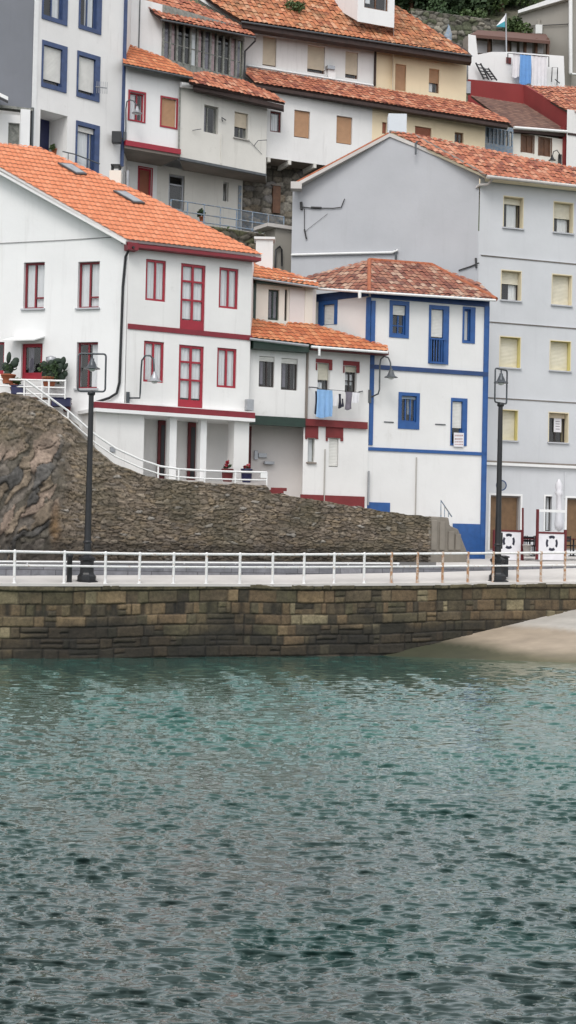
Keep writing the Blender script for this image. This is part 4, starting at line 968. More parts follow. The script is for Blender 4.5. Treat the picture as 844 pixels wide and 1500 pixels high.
mb = MB().mat('iron_grey'); mb.tube([of_.px(282, 191, .05), of_.px(295, 189, .25)], .02, 5); mb.tube([of_.px(372, 214, .05), of_.px(378, 206, .2), of_.px(391, 205, .3)], .02, 5); mb.tube([of_.px(326, 178, .1), of_.px(325, 172, .15), of_.px(331, 176, .1)], .03, 5); mb.tube([of_.px(364, 205, .05), of_.px(384, 226, .05)], .012, 4); mb.build('washing_bracket', ho)
mb = MB().mat('old_plaster'); z = zof(of_, 327, 205); post_(ho, of_, 'drainpipe', 'old_plaster', 324, 196, 240, 1.6, .04); post_(ho, of_, 'drainpipe', 'grey_wood', 262.5, 128, 228, 2.0, .05)

# blue balcony in front of the recess and the stone wall
bf = Fac(250, 73.9, 416, 77.3, 315)
ba = thing('balcony', 'narrow balcony with a faded blue metal railing under the overhanging house', 'balcony', bf.px(330, 330))
mb = MB().mat('concrete'); z = zof(bf, 330, 334); bf.box(mb, 0, z-.22, bf.L+.2, z, -3.2, .05); mb.build('floor_slab', ba)
mb = MB().mat('faded_blue'); zr = zof(bf, 330, 304.5); zm = (z+zr)/2
for zz in (zr, zm, z+.12): mb.tube([bf.at(0, zz), bf.at(bf.L, zz)], .032, 6)
mb.build('railing', ba)
for i in range(8): 
    uu = bf.L*i/7; mb = MB().mat('faded_blue'); mb.tube([bf.at(uu, z-.1), bf.at(uu, zr)], .038, 6); mb.build('post', ba)
mb = MB().mat('faded_blue')
for i in range(44):
    uu = bf.uv(354, 320)[0]+i*.065
    if uu < bf.L: mb.tube([bf.at(uu, z-.05), bf.at(uu, zr)], .009, 4)
mb.build('railing_mesh', ba)
# stone wall to the right of the recess
def stone_face(name, label, cat, f, x0, x1, y0, y1, zb, seed, cols, su=.45, sv=.22, holes=(), amp=.1):
    u0, u1 = f.uv(x0, (y0+y1)/2)[0], f.uv(x1, (y0+y1)/2)[0]; zt = f.uv((x0+x1)/2, y0)[1]
    S, Z = np.meshgrid(np.arange(u0, u1, .07), np.linspace(zt, zb, int((zt-zb)/.06)))
    ra, rb, e = cells(S+.3*fbm(S, Z, 3, seed), Z+.2*fbm(S, Z, 3, seed+1), su, sv, seed); g_ = np.clip(e/.2, 0, 1)
    c = palette(ra, cols)*(.7+.6*rb)[..., None]*(.35+.65*g_)[..., None]*(.7+.6*fbm(S*.5, Z*.5, 3, seed))[..., None]
    dsp = amp*g_*(.3+rb)+amp*2*(fbm(S*.6, Z*.6, 3, seed+4)-.5)
    X, Y = f.a.x+f.u.x*S+f.n.x*dsp, f.a.y+f.u.y*S+f.n.y*dsp
    X = np.vstack([X[:1], X]); Y = np.vstack([Y[:1]+1.2, Y]); Z = np.vstack([Z[:1], Z]); c = np.concatenate([c[:1], c])
    rt_ = thing(name, label, cat, f.at((u0+u1)/2, zb)); gridmesh('stonework', X, Y, Z, ['rubble'], c, rt_, flip=True); return rt_
STC = [(.20, .18, .15), (.15, .13, .10), (.26, .24, .20), (.11, .10, .08), (.22, .18, .13), (.17, .16, .15)]
stf = Fac(345, 77.9, 440, 79.2, 290)
sw = stone_face('basement_wall', 'rough stone basement wall with a narrow brown door behind the end of the blue balcony', 'stone wall', stf, 348, 442, 236, 400, 12, 5, STC, .55, .35)
mb = MB().mat('brown_wood'); stf.pbox(mb, 400, 272, 411, 312, .02, .2); mb.mat('grey_brown_plaster'); stf.pbox(mb, 398, 270, 413, 272, .02, .25); mb.build('door', sw)
stg = Fac(300, 72.4, 430, 75.2, 350)
stone_face('yard_wall', 'mossy stone yard wall below the blue balcony, behind the white chimney', 'stone wall', stg, 300, 405, 338, 420, 10, 15, [(.15, .13, .09), (.11, .11, .06), (.20, .17, .12), (.10, .09, .07)], .5, .3)
pw = thing('lean_to_wall', 'stained grey-green concrete wall between the yard wall and the blank grey gable', 'wall', P(415, 400, 72))
mb = MB().mat('taupe_render'); pf = Fac(402, 72.6, 432, 73.2, 370); pf.pbox(mb, 403, 330, 432, 400, -1, 0); pf.pbox(mb, 403, 380, 432, 560, -1, -.1); mb.mat('pale_concrete'); pf.pbox(mb, 392, 329, 433, 334, -1.2, .15); mb.build('wall_panel', pw)
mb = MB().mat('iron_black'); mb.tube([pf.px(403, 395, .1), pf.px(404, 366, .1), pf.px(410, 361, .1), pf.px(413, 366, .1), pf.px(413, 390, .1)], .05, 6); mb.build('pipe', pw)

# ============ timber gallery house
hgal = thing('gallery_house', 'old house with a grey glazed timber gallery under a sagging tile roof', 'house', P(290, 115, 78))
ga = Fac(238, 75.0, 358, 78.2, 70)
mb = MB().mat('grey_wood'); zl, zh = zof(ga, 298, 122), zof(ga, 298, 32)
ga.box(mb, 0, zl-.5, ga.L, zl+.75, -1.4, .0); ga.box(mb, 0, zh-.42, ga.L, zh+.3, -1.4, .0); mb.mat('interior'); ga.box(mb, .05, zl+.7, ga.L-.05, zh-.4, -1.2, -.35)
mb.build('timber_wall', hgal)
n = 12
for i in range(n+1):
    uu = (ga.L-.14)*i/n; mb = MB().mat('grey_wood'); ga.box(mb, uu, zl+.7, uu+.10, zh-.38, -.10, .03); mb.build('mullion', hgal)
for i in range(n):
    uu = (ga.L-.14)*i/n+.14; w_ = (ga.L-.14)/n-.14; mb = MB().mat('grey_wood'); ga.box(mb, uu, zl+.72, uu+w_, zl+.80, -.12, -.05); ga.box(mb, uu, zl+1.6, uu+w_, zl+1.65, -.12, -.05)
    o = mb.build('window', hgal); mb = MB().mat('glass'); mb.face([ga.at(uu-.04, zl+.8, -.06), ga.at(uu+w_, zl+.8, -.06), ga.at(uu+w_, zh-.4, -.06), ga.at(uu-.04, zh-.4, -.06)]); mb.build('pane', o)
    if i not in (2, 3, 8, 9): mb = MB(); wavy(ga, mb, uu+.0, zl+.8, uu+w_*(.8 if i % 2 else .95), zh-.4, -.09, .012, 2, random.choice(['clothes_curtain', 'cloth_pink', 'cloth_grey', 'cloth_pink'])); mb.build('curtain', o)
gl = Fac(183, 74.3, 240, 75.1, 50); mb = MB(); gl.wall(mb, [(0, zl-.8), (gl.L, zl-.8), (gl.L, zh+.3), (gl.uv(206, 3)[0], zof(gl, 206, -2)), (0, zof(gl, 183, -40))], 'bright_plaster'); mb.build('wall', hgal)
post_(hgal, gl, 'drainpipe', 'iron_grey', 204, 0, 75, 1.4, .05)
plG = plane3(P(236, 26, 74.3), P(374, 52, 77.8), P(206, -6, 76.0))
roof('roof', hgal, plG, [(236, 26.5), (374, 53), (362, 42), (283, 3), (206, -12), (204, 2)], 'old_tile', jit=.04, per=.26, row=.4, amp=.06, under='fascia_brown')
gutter(hgal, [hit(236, 29, plG), hit(374, 55, plG)], 'iron_grey', .05)
mb = MB().mat('iron_grey'); mb.tube([hit(374, 55, plG), P(374, 60, 77.8), P(359, 75, 78.3), P(358, 118, 78.3)], .05, 6); mb.build('drainpipe', hgal)
mb = MB().mat('bright_plaster'); a, b = P(290, -10, 78.9), P(358, 32, 79.4); mb.prism([a, b, b-Vector((0, 0, .30)), a-Vector((0, 0, .30))], (0, .5, 0)); a, b, c, d_ = P(354, 30, 79.0), P(366, 34, 79.1), P(366, 128, 79.1), P(354, 128, 79.0); mb.prism([d_, c, b, a], (0, .8, 0)); mb.build('gable_verge', hgal)

# ============ long row: white part and cream part
hl = thing('terraced_house', 'long white and cream house with brown shutters and a mossy roof with a dormer', 'house', P(470, 250, 80))
lo = Fac(391, 76.9, 545, 79.3, 190); lo2 = Fac(545, 79.3, 711, 81.95, 190)
BS = dict(frame='brown_wood', fw=.06, rec=.14)
lo.win(396, 163, 412, 193.5, frame='maroon_wood', fw=.07, cur=((.15, .8, .1, .9),), rec=.12); lo.win(431, 162, 454, 202, **BS, blind=(.95, 'tan_blind')); lo.win(493, 170.5, 516, 211, **BS, blind=(.96, 'tan_blind'))
lo2.win(560, 179, 566.5, 196, **BS, blind=(.9, 'rust_blind')); lo2.win(608, 186, 632, 215, **BS, blind=(.95, 'rust_blind')); lo2.win(666, 194, 679, 215, **BS, v=(.5,))
zlo3, zb3 = zof(lo, 468, 241), 17
zt3 = zof(lo, 468, 140)+.02
house(hl, [(lo, [(0, zlo3), (lo.L, zlo3), (lo.L, zt3), (0, zt3)], 'white_plaster'), (lo2, [(0, zlo3), (lo2.L, zlo3), (lo2.L, zt3), (0, zt3)], 'cream_plaster')], back=5)
mb = MB().mat('grey_brown_plaster'); a, b = lo.at(0, zlo3), lo.at(lo.L, zlo3); mb.face([a, a+Vector((0, 5, 0)), b+Vector((0, 5, 0)), b]); c_ = Vector((0, 1.9, 0)); mb.face([a+c_-Vector((0, 0, 8)), b+c_-Vector((0, 0, 8)), b+c_, a+c_])
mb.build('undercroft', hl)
for x in (391.5, 422, 459): mb = MB().mat('old_plaster'); uu = lo.uv(x, 240)[0]; lo.box(mb, uu, zlo3-.22, uu+.16, zlo3+.02, -1.9, .05); mb.build('beam_end', hl)
up = Fac(357, 78.9, 548, 81.9, 80); up2 = Fac(548, 81.9, 684, 84.2, 90)
US = dict(frame='brown_wood', fw=.065, rec=.12)
up.win(385, 54, 405, 97, **US, blind=(.95, 'beige_blind')); up.win(450.5, 67, 476, 107, **US, blind=(.86, 'beige_blind')); up.win(506, 76, 524.5, 115, **US, blind=(.84, 'beige_blind'))
up2.win(579, 94, 595, 133, name='balcony_door', **US, blind=(.99, 'tan_blind')); up2.win(628.5, 101, 643.5, 136, **US, blind=(.58, 'tan_blind'), cur=((.0, .5, 0, .45),))
zl4 = zof(up, 452, 122)-.6; zt4 = zof(up, 452, 44)+.3; zt5 = zof(up2, 616, 72)+.1
house(hl, [(up, [(0, zl4), (up.L, zl4), (up.L, zt4), (0, zt4)], 'white_plaster'), (up2, [(0, zl4), (up2.L, zl4), (up2.L, zt5), (0, zt5)], 'cream_plaster')], back=7)
post_(hl, up2, 'drainpipe', 'fascia_brown', 549, 68, 126, 2.4, .1); mb = MB().mat('steel'); up.pbox(mb, 480, 96, 491, 101, 0, .3); mb.mat('bright_plaster'); up.pbox(mb, 481, 102, 492, 114, 0, .2); mb.build('vent_box', hl)
plM = plane3(P(374, 119.5, 76.6), P(737, 179, 81.6), P(400, 104, 79.4))
rm = roof('roof_skirt', hl, plM, [(374, 121), (748, 181), (741, 174), (690, 150), (545, 127.5), (362, 98), (360, 108)], 'old_tile', jit=.02, per=.26, row=.4, under='fascia_brown')
mb = MB().mat('fascia_brown'); e0, e1 = hit(374, 122, plM), hit(744, 181.5, plM); mb.prism([e0-Vector((0, 0, .06)), e1-Vector((0, 0, .06)), e1-Vector((0, 0, .22)), e0-Vector((0, 0, .22))], (0, .4, 0)); mb.build('eave_board', hl)
mb = MB().mat('bright_plaster'); mb.tube([hit(362, 97.5, plM)+Vector((0, -.03, .05)), hit(547, 127, plM)+Vector((0, -.03, .05))], .055, 6); mb.build('flashing', hl)
plT = plane3(P(354, 30, 77.9), P(690, 80, 83.4), P(420, 6, 81.5))
rt2 = roof('roof', hl, plT, [(352, 29), (692, 81), (684, 72), (628, 38), (575, 4), (502, -45), (300, -45), (292, -8)], 'mossy_tile', jit=.035, per=.27, row=.42, amp=.06, under='fascia_brown')
mb = MB().mat('fascia_brown'); e0, e1 = hit(354, 32, plT), hit(691, 82, plT); mb.prism([e0-Vector((0, 0, .05)), e1-Vector((0, 0, .05)), e1-Vector((0, 0, .36)), e0-Vector((0, 0, .30))], (0, .6, 0)); mb.build('eave_board', hl)
gutter(hl, [e0+Vector((0, -.08, -.03)), e1+Vector((0, -.08, -.03))], 'iron_grey', .055)
df = Fac(524, 81.0, 578, 81.9, 10); df.win(534, -28, 569, 14, frame='brown_wood', fw=.07, v=(.5,), rec=.1, cur=((.1, .3, .2, .7),)); dmb = MB(); df.wall(dmb, [(0, zof(df, 550, 36)), (df.L, zof(df, 550, 36)), (df.L, 38), (0, 38)], 'bright_plaster')
a = df.at(0, 28.5); a1 = df.at(0, 38); b = P(484, -4, 84.5); dmb.mat('bright_plaster'); lw = [P(485, 8, 84.2), P(524, 31, 81.0), Vector((a.x, a.y, 38)), Vector((P(485, 8, 84.2).x, 84.2, 38))]; dmb.face(lw); c = df.at(df.L, 28); dmb.face([c, c+Vector((0, 6, 0)), Vector((c.x, c.y+6, 38)), Vector((c.x, c.y, 38))])
dmb.build('dormer', hl)
for r, kk in df.wins: build_win(df, hl, r, kk)

# ============ maroon house right
hmr = thing('maroon_house', 'house with maroon side walls, brown shutters and a brown slate-like roof, behind the grey block', 'house', P(790, 240, 86))
mf = Fac(752, 83.6, 828, 85.0, 210)
mf.win(765, 198, 781.5, 224, frame='brown_wood', fw=.06, glass='brown_wood', v=(.5,), rec=.05, sur=('brown_wood', .10, .03, .06, 0)); mf.win(790.5, 202, 807, 229, frame='brown_wood', fw=.06, glass='brown_wood', v=(.5,), rec=.05, sur=('brown_wood', .10, .03, .06, 0))
house(hmr, [(mf, rectpoly(mf, 747, 828, 18, 192), 'pale_cream_plaster')], back=4)
mb = MB().mat('maroon_render'); mf.box(mb, mf.uv(824, 215)[0], 18, mf.uv(831, 215)[0], zof(mf, 826, 185), -.4, .15); mb.build('corner_strip', hmr)
mb = MB().mat('white_plaster'); mf2 = Fac(832, 84.6, 900, 85.8, 200); mf2.wall(mb, rectpoly(mf2, 831, 900, 18, 160), 'white_plaster'); mb.mat('fascia_brown'); mf2.pbox(mb, 832, 199, 900, 202, 0, .05); mb.build('wall', hmr)
A_ = [P(686, 116, 90.5), P(767, 124, 90.5), P(767, 158, 90.5), P(686, 160, 90.5)]
mb = MB().mat('maroon_render'); mb.prism(A_[::-1], (0, .3, 0)); B_ = [P(767, 124, 90.5), P(832, 162, 85.2), P(832, 195, 85.2), P(767, 162, 90.5)]; mb.prism(B_[::-1], (.3, .2, 0)); mb.build('maroon_wall', hmr)
plB = plane3(P(750, 187, 83.2), P(832, 193, 84.8), P(690, 141, 89.0))
roof('roof', hmr, plB, [(752, 187), (832, 193), (770, 153), (690, 140)], 'brown_tile', amp=.02, under='fascia_brown')
mb = MB().mat('white_paint'); mb.tube([P(753, 187, 83.0), P(830, 193, 84.6)], .09, 6); mb.build('gutter', hmr); mb = MB().mat('fascia_brown'); mb.prism([P(752, 189, 83.3), P(828, 196, 84.8), P(828, 200, 84.8), P(752, 193, 83.3)], (0, .3, 0)); mb.build('eave_board', hmr)
plC = plane3(P(767, 126, 90.8), P(835, 163, 85.0), P(900, 132, 91.0))
roof('roof', hmr, plC, [(766, 126), (834, 164), (910, 172), (900, 128)], 'old_tile', jit=.03, under='fascia_brown')
# glazed blue-grey bay
gb = thing('glazed_bay', 'small blue-grey glazed gallery between the cream house and the brown shutters', 'glazed bay', P(730, 212, 83))
bf2 = Fac(711, 82.2, 752, 83.0, 195); mb = MB().mat('faded_blue'); z0, z1 = zof(bf2, 731, 225), zof(bf2, 731, 184); bf2.box(mb, 0, z1-.22, bf2.L, z1, -1, 0); bf2.box(mb, 0, z0, bf2.L, z0+.5, -1, 0)
for i in range(8): uu = (bf2.L-.08)*i/7; bf2.box(mb, uu, z0+.5, uu+.08, z1-.22, -.1, 0)
bf2.box(mb, 0, z0+.5, bf2.L, z1-.22, -1, -.9); mb.build('frame', gb)
mb = MB().mat('glass'); mb.face([bf2.at(0, z0+.5, -.06), bf2.at(bf2.L, z0+.5, -.06), bf2.at(bf2.L, z1-.22, -.06), bf2.at(0, z1-.22, -.06)]); mb.build('pane', gb)

# ============ terrace with shed
te = thing('roof_terrace', 'white-walled roof terrace with a dark timber shed, below the green hillside', 'terrace', P(755, 128, 92))
tf = Fac(684, 91.2, 828, 93.2, 95)
mb = MB().mat('bright_plaster'); pts = [(686, 140), (828, 140), (826, 82), (748, 76), (720, 76), (700, 80), (697, 52), (686, 50)]
tf.wall(mb, [tf.uv(*p) for p in pts], 'bright_plaster'); q = [tf.px(*p) for p in pts]; mb.mat('bright_plaster')
for i in range(2, len(q)-1): mb.face([q[i], q[i+1], q[i+1]+Vector((0, .3, 0)), q[i]+Vector((0, .3, 0))])
mb.build('terrace_wall', te)
sf2 = Fac(690, 94.8, 808, 96.5, 70); mb = MB().mat('grey_brown_plaster'); sf2.pbox(mb, 690, 56, 806, 100, -2.5, -1.2); mb.mat('brown_wood')
for x in (698, 717, 745, 770, 786, 803): sf2.pbox(mb, x-1.5, 56, x+1.5, 100, -.2, 0)
mb.build('shed', te)
mb = MB().mat('brown_tile'); q = [sf2.px(690, 50, .6), sf2.px(806, 60, .6), sf2.px(800, 50, -3), sf2.px(700, 44, -3)]; mb.prism(q, (0, 0, -.2)); mb.build('shed_roof', te)
mb = MB().mat('cloth_white')
for x0, x1, y0, y1 in ((700, 714, 60, 78), (722, 740, 58, 80), (750, 757, 62, 80), (762, 780, 62, 78), (788, 796, 62, 78)): sf2.pbox(mb, x0, y0, x1, y1, -.5, -.4)
mb.build('shed_panel', te)

# ============ grey-beige house top right
hx = thing('taupe_house', 'plain grey-beige rendered house with a white verge, at the top right behind the terrace', 'house', P(800, 120, 100))
xf = Fac(762, 101.5, 838, 98.5, 60); mb = MB(); xf.wall(mb, [(0, 30), (xf.L, 30), (xf.L, zof(xf, 838, -16)), (0, zof(xf, 762, 16))], 'taupe_render'); mb.mat('taupe_render')
c0, c1 = xf.at(xf.L, 30), xf.at(xf.L, 44); mb.face([c0, c0+Vector((8, 1.5, 0)), c1+Vector((8, 1.5, 0)), c1]); a0, a1 = xf.at(0, 30), xf.at(0, zof(xf, 762, 16)); mb.face([a0+Vector((0, 9, 0)), a0, a1, a1+Vector((0, 9, 0))]); mb.build('wall', hx)
mb = MB().mat('white_paint'); a, b = P(759, 15, 101.2), P(840, -14, 98.0); mb.prism([a, b, b-Vector((0, 0, .42)), a-Vector((0, 0, .2))], (.1, .8, 0)); mb.build('verge', hx)
mb = MB().mat('white_paint'); mb.tube([P(836, -20, 98), P(836, 108, 98)], .13, 8); mb.tube([P(834, 108, 98), P(870, 112, 98)], .08, 8); mb.build('drainpipe', hx)
mb = MB().mat('lamp_glass'); mb.box(xf.px(789, 50, .2), .45, .3, .6); mb.mat('taupe_render'); mb.box(xf.px(789, 42, .1), .2, .2, .6); mb.build('wall_light', hx)
mb = MB().mat('cable'); mb.tube([xf.px(760, 39, .1), xf.px(800, 37, .1), xf.px(838, 35, .1)], .03, 5); mb.build('wall_cable', hx)
# ============ wall in front of the trees
hsf = Fac(600, 98.5, 765, 101, 45)
stone_face('hillside_wall', 'grey dry stone wall across the hillside below the trees', 'stone wall', hsf, 600, 765, 24, 90, 30, 25, [(.20, .19, .16), (.16, .15, .12), (.24, .22, .18), (.12, .13, .08)], .5, .3, amp=.15)
# ------------------------------------------------------------------ quay railing
RP = [-190, -120, -50, 22, 95, 155, 205, 255, 303, 352, 400, 446, 490, 534, 574, 612, 649, 686, 723, 759, 793, 828, 862, 895, 930]
RY = lambda px: np.interp(px, [-190, 22, 205, 420, 640, 844, 930], [805.5, 808, 811.5, 812.5, 811, 809.5, 808.5])
rr0 = qat(420); rl = thing('quay_railing', 'long white tubular railing with rust-stained posts along the edge of the harbour wall', 'railing', rr0)
def rtop(px):
    q = qat(px); y = q.y+.16; p = P(px, RY(px), y); return p
def rmid(px):
    t = rtop(px); z0 = qat(px).z; return Vector((t.x, t.y, t.z-(t.z-z0)*.43))
for px in RP:
    t = rtop(px); z0 = qat(px).z; rusty = px > 560
    mb = MB().mat('railing_rusty' if rusty else 'railing_white'); mb.tube([Vector((t.x, t.y, z0+.012)), t], .048, 8); mb.lathe(Vector((t.x, t.y, z0+.01)), [(.09, 0), (.09, .02), (.05, .03)], 10)
    mb.lathe(t-Vector((0, 0, .06)), [(.055, 0), (.06, .05), (.06, .09), (.03, .13)], 8)
    mb.build('post', rl)
for fn, r, nm in ((rtop, .045, 'handrail'), (rmid, .038, 'lower_rail')):
    for a, b, mt in ((-190, 540, 'railing_white'), (540, 930, 'railing_white')):
        mb = MB().mat(mt); mb.tube([fn(x) for x in np.linspace(a, b, 26)], r, 8); mb.build(nm, rl)

# ------------------------------------------------------------------ street lamps on the quay
def bell_lamp(mb_metal, mb_glass, p, s=1.0):
    """lamp head hanging at p (top)"""
    mb_metal.lathe(p-Vector((0, 0, .34*s)), [(.27*s, 0), (.26*s, .02*s), (.16*s, .07*s), (.13*s, .14*s), (.10*s, .22*s), (.07*s, .26*s), (.06*s, .34*s), (.02*s, .36*s)], 16)
    mb_glass.lathe(p-Vector((0, 0, .42*s)), [(.04*s, 0), (.10*s, .03*s), (.12*s, .08*s), (.11*s, .10*s)], 12)
def street_lamp(px, dep, ytop, wf, hf, ang, label):
    b = P(px, 856, dep); z0 = qat(px).z+.008; b.z = z0; x, y = b.x, b.y; zt = P(px+6.5, ytop, dep).z
    t = thing('street_lamp', label, 'street lamp', b, 'black street lamps on the quay')
    at = lambda z: Vector((x, y, z0+z))
    mb = MB().mat('iron_black'); mb.lathe(at(0), [(.43, 0), (.43, .06), (.33, .10), (.33, .24), (.27, .30), (.24, .36), (.24, .74), (.29, .78), (.30, .86), (.2, .92), (.12, .97)], 8, smooth=False); mb.build('pedestal', t)
    mb = MB().mat('iron_black'); h = zt-z0; mb.tube([at(.95), at(1.3), at(2.8), at(h)], [.135, .12, .105, .085], 12); mb.lathe(at(1.35), [(.125, 0), (.15, .03), (.15, .07), (.12, .1)], 12); mb.lathe(at(h-.10), [(.09, 0), (.13, .03), (.13, .12), (.06, .16)], 12); mb.build('pole', t)
    c, s_ = math.cos(ang), math.sin(ang); r = .09; pts = []
    H0, H1, w = h+.04, h+.04+hf, wf/2
    for cx_, cz_, a0 in ((w-r, H0+r, -90), (w-r, H1-r, 0), (-w+r, H1-r, 90), (-w+r, H0+r, 180)):
        for k_ in range(4):
            a = R_(a0+30*k_); u_, z_ = cx_+r*math.cos(a), cz_+r*math.sin(a); pts.append(at(z_)+Vector((c*u_, s_*u_, 0)))
    mb = MB().mat('lamp_metal'); mb.tube(pts+[pts[0]], .032, 8, cap=False); fr_ = mb.build('lamp_hoop', t)
    m1, m2 = MB().mat('lamp_metal'), MB().mat('lamp_glass'); top = at(H1-.16); bell_lamp(m1, m2, top, 1.05)
    m1.tube([top, at(H1-.02)], .03, 6); m1.build('lamp_shade', t); m2.build('bulb', t)
street_lamp(127, 50.55+.35, 575, .93, 1.28, 0, 'tall black street lamp with a broad square hoop, before the rubble wall')
street_lamp(728.5, 56.3, 592, .88, 1.27, R_(52), 'tall black street lamp carrying a round sign, in front of the grey block')
# black bin-like post beside the first lamp
a = qat(96); mb = MB().mat('iron_black'); a = a+Vector((.05, .5, .01)); mb.lathe(a, [(.09, 0), (.09, .86), (.12, .88), (.12, .95), (.05, 1.02)], 10); tagp(mb.build('bollard', None, a), 'black iron bollard behind the white railing beside the lamp pedestal', 'bollard')
a = P(737, 845, 56.7); mb = MB().mat('iron_black'); mb.box(a, .34, .34, .72); mb.lathe(a+Vector((0, 0, .72)), [(.25, 0), (.25, .05), (.1, .09)], 8); tagp(mb.build('litter_bin', None, a, bevel=.02), 'square black litter bin beside the pedestal of the lamp with the round sign', 'litter bin')
# round sign on the lamp post
a = P(734.5, 711, 56.55); sg = thing('round_sign', 'round grey-blue traffic sign seen half behind the lamp post by the blue corner', 'sign', a)
mb = MB().mat('galvanised'); rows = [[a+Vector((math.cos(k*math.pi/10)*r, y, math.sin(k*math.pi/10)*r)) for k in range(20)] for r, y in ((.001, 0), (.21, 0), (.21, .03), (.001, .03))]; mb.grid(rows, False, True); mb.build('plate', sg)
mb = MB().mat('deep_blue'); mb.grid([[a+Vector((math.cos(k*math.pi/10)*r, y, math.sin(k*math.pi/10)*r)) for k in range(20)] for r, y in ((.205, -.006), (.165, -.006))], False, True); mb.build('rim', sg)
# dark switch box strapped to that post
a = P(732, 804, 56.6); mb = MB().mat('iron_black'); mb.box(a, .2, .16, .62); tagp(mb.build('switch_box', None, a, bevel=.02), 'small black box fixed low on the lamp post in front of the life ring panel', 'switch box')

# ------------------------------------------------------------------ bracket lamps on walls
def bracket_lamp(label, f, base, path, bell, s=1.0, mat='lamp_metal', light_bell=False, out=.5):
    """base (x,y0,y1) plate on facade f, path: list of (px,py,w)"""
    bx_, y0, y1 = base; t = thing('wall_lamp', label, 'wall lamp', f.px(bx_, (y0+y1)/2), 'bell lamps on curved wall brackets')
    mb = MB().mat(mat); f.pbox(mb, bx_-2, y0, bx_+2, y1, 0, .1); mb.build('wall_plate', t)
    mb = MB().mat(mat); mb.tube([f.px(x, y, w) for x, y, w in path], .032*s, 8); mb.build('bracket', t)
    m1, m2 = MB().mat('galvanised' if light_bell else mat), MB().mat('lamp_glass'); p = f.px(bell[0], bell[1], path[-1][2]); bell_lamp(m1, m2, p+Vector((0, 0, .16)), s); m1.build('lamp_shade', t); m2.build('bulb', t)
bracket_lamp('wall lamp with a pale bell shade on the white house front, beside its crimson window', f, (188, 574, 596), [(190, 583, .05), (205, 583, .35), (205.5, 575, .4), (207, 540, .45), (208, 528, .5), (213, 521, .6), (220, 521, .7), (225, 526, .8), (226, 545, .9)], (226.5, 551), 1.05, light_bell=True)
bracket_lamp('black wall lamp on a curved bracket at the cobalt corner strip', br, (542, 571, 590), [(545, 581, .05), (554, 577, .4), (556, 570, .42), (556.5, 535, .45), (558, 526, .5), (563, 522, .55), (569, 524, .62), (572, 531, .7), (573, 545, .75)], (573, 546), 1.05, 'iron_grey')
bracket_lamp('wall lamp with a pale bell shade over the red window, beside the blue-framed block', rf, (183.5, 193, 207), [(184, 197, .05), (184.5, 185, .1), (184.5, 160, .25), (186, 149, .35), (190, 146, .45), (196, 148, .6), (201, 155, .7)], (201, 161), .95, 'iron_grey', True)
fk = Fac(752, 83.3, 828, 84.7, 210)
bracket_lamp('curved black wall lamp under the brown shutters at the right', fk, (821, 226, 240), [(821, 235, .05), (820, 226, .2), (816, 220, .3), (811, 222, .4), (809, 230, .45)], (809, 232), .8, 'iron_black')
mb = MB().mat('iron_black'); a = Fac(264, 73.3, 391, 76.3, 200).px(175, 200); mb.box(P(171, 210, 71.4), .45, .35, .55); mb.tube([P(171, 203, 71.4), P(180, 203, 71.8)], .05, 6)
tagp(mb.build('junction_box', None, P(171, 210, 71.4), bevel=.02), 'dark junction box on the edge of the blue-framed block beside the pink-red ledge', 'junction box')
mb = MB().mat('galvanised'); c = k.px(146, 128, .5); mb.tube([k.px(140, 127, .02), k.px(157, 129, .8)], .03, 6)
for i in range(6): p = lerp(k.px(142, 127.5, .1), k.px(157, 129, .8), i/5); mb.tube([p-Vector((0, 0, .28)), p+Vector((0, 0, .28))], .014, 4)
tagp(mb.build('tv_antenna', None, c), 'small white television antenna beside the shuttered blue-framed window', 'antenna')
a = P(82, 222, 69.8)
def leafball(name, c, R, n, mat, size=.12, parent=None, squash=1.0, label=None, cat=None, seed=1, group=None, clumps=6):
    r = random.Random(seed); bm = bmesh.new(); lay = bm.faces.layers.float.new('rnd'); cl = [(Vector((r.gauss(0, .45), r.gauss(0, .45), r.gauss(0, .4)*squash))*R, r.uniform(.35, .6)*R, r.random()) for _ in range(clumps)]
    for i in range(n):
        cc, rad, tone = r.choice(cl); d = Vector((r.gauss(0, 1), r.gauss(0, 1), r.gauss(0, 1))).normalized()*rad*r.uniform(.6, 1.05)
        p = Vector(c)+cc+d; ax = Vector((r.gauss(0, 1), r.gauss(0, 1), r.gauss(0, 1))).normalized(); bx_ = ax.orthogonal().normalized(); by_ = ax.cross(bx_); s = size*r.uniform(.6, 1.3)
        q = [bm.verts.new(p+bx_*s), bm.verts.new(p+by_*s*.6), bm.verts.new(p-bx_*s), bm.verts.new(p-by_*s*.6)]; f_ = bm.faces.new(q); f_[lay] = min(1, max(0, tone*.6+r.random()*.4))
    L = LOC[parent] if parent is not None else Vector(c); bmesh.ops.translate(bm, verts=bm.verts, vec=-L)
    me = bpy.data.meshes.new(name); bm.to_mesh(me); bm.free(); me.materials.append(M[mat]); o = link(name, me, parent, None if parent is not None else L)
    if label: tagp(o, label, cat, group)
    return o
def potted(name, label, c, R, pot_r, pot_h, n, mat, seed, potmat='terracotta', size=.09):
    t = thing(name, label, 'potted plant', c); mb = MB().mat(potmat); mb.lathe(c, [(pot_r*.7, 0), (pot_r, pot_h), (pot_r*1.08, pot_h), (pot_r*1.08, pot_h+.04), (pot_r*.8, pot_h+.04)], 14); mb.build('pot', t)
    leafball('foliage', Vector(c)+Vector((0, 0, pot_h+R*.8)), R, n, mat, size, t, seed=seed, clumps=4); return t
potted('potted_plant', 'leafy potted plant in the open balcony of the blue-framed block', P(82, 228, 70.6), .3, .2, .25, 160, 'leaf_mid', 3)

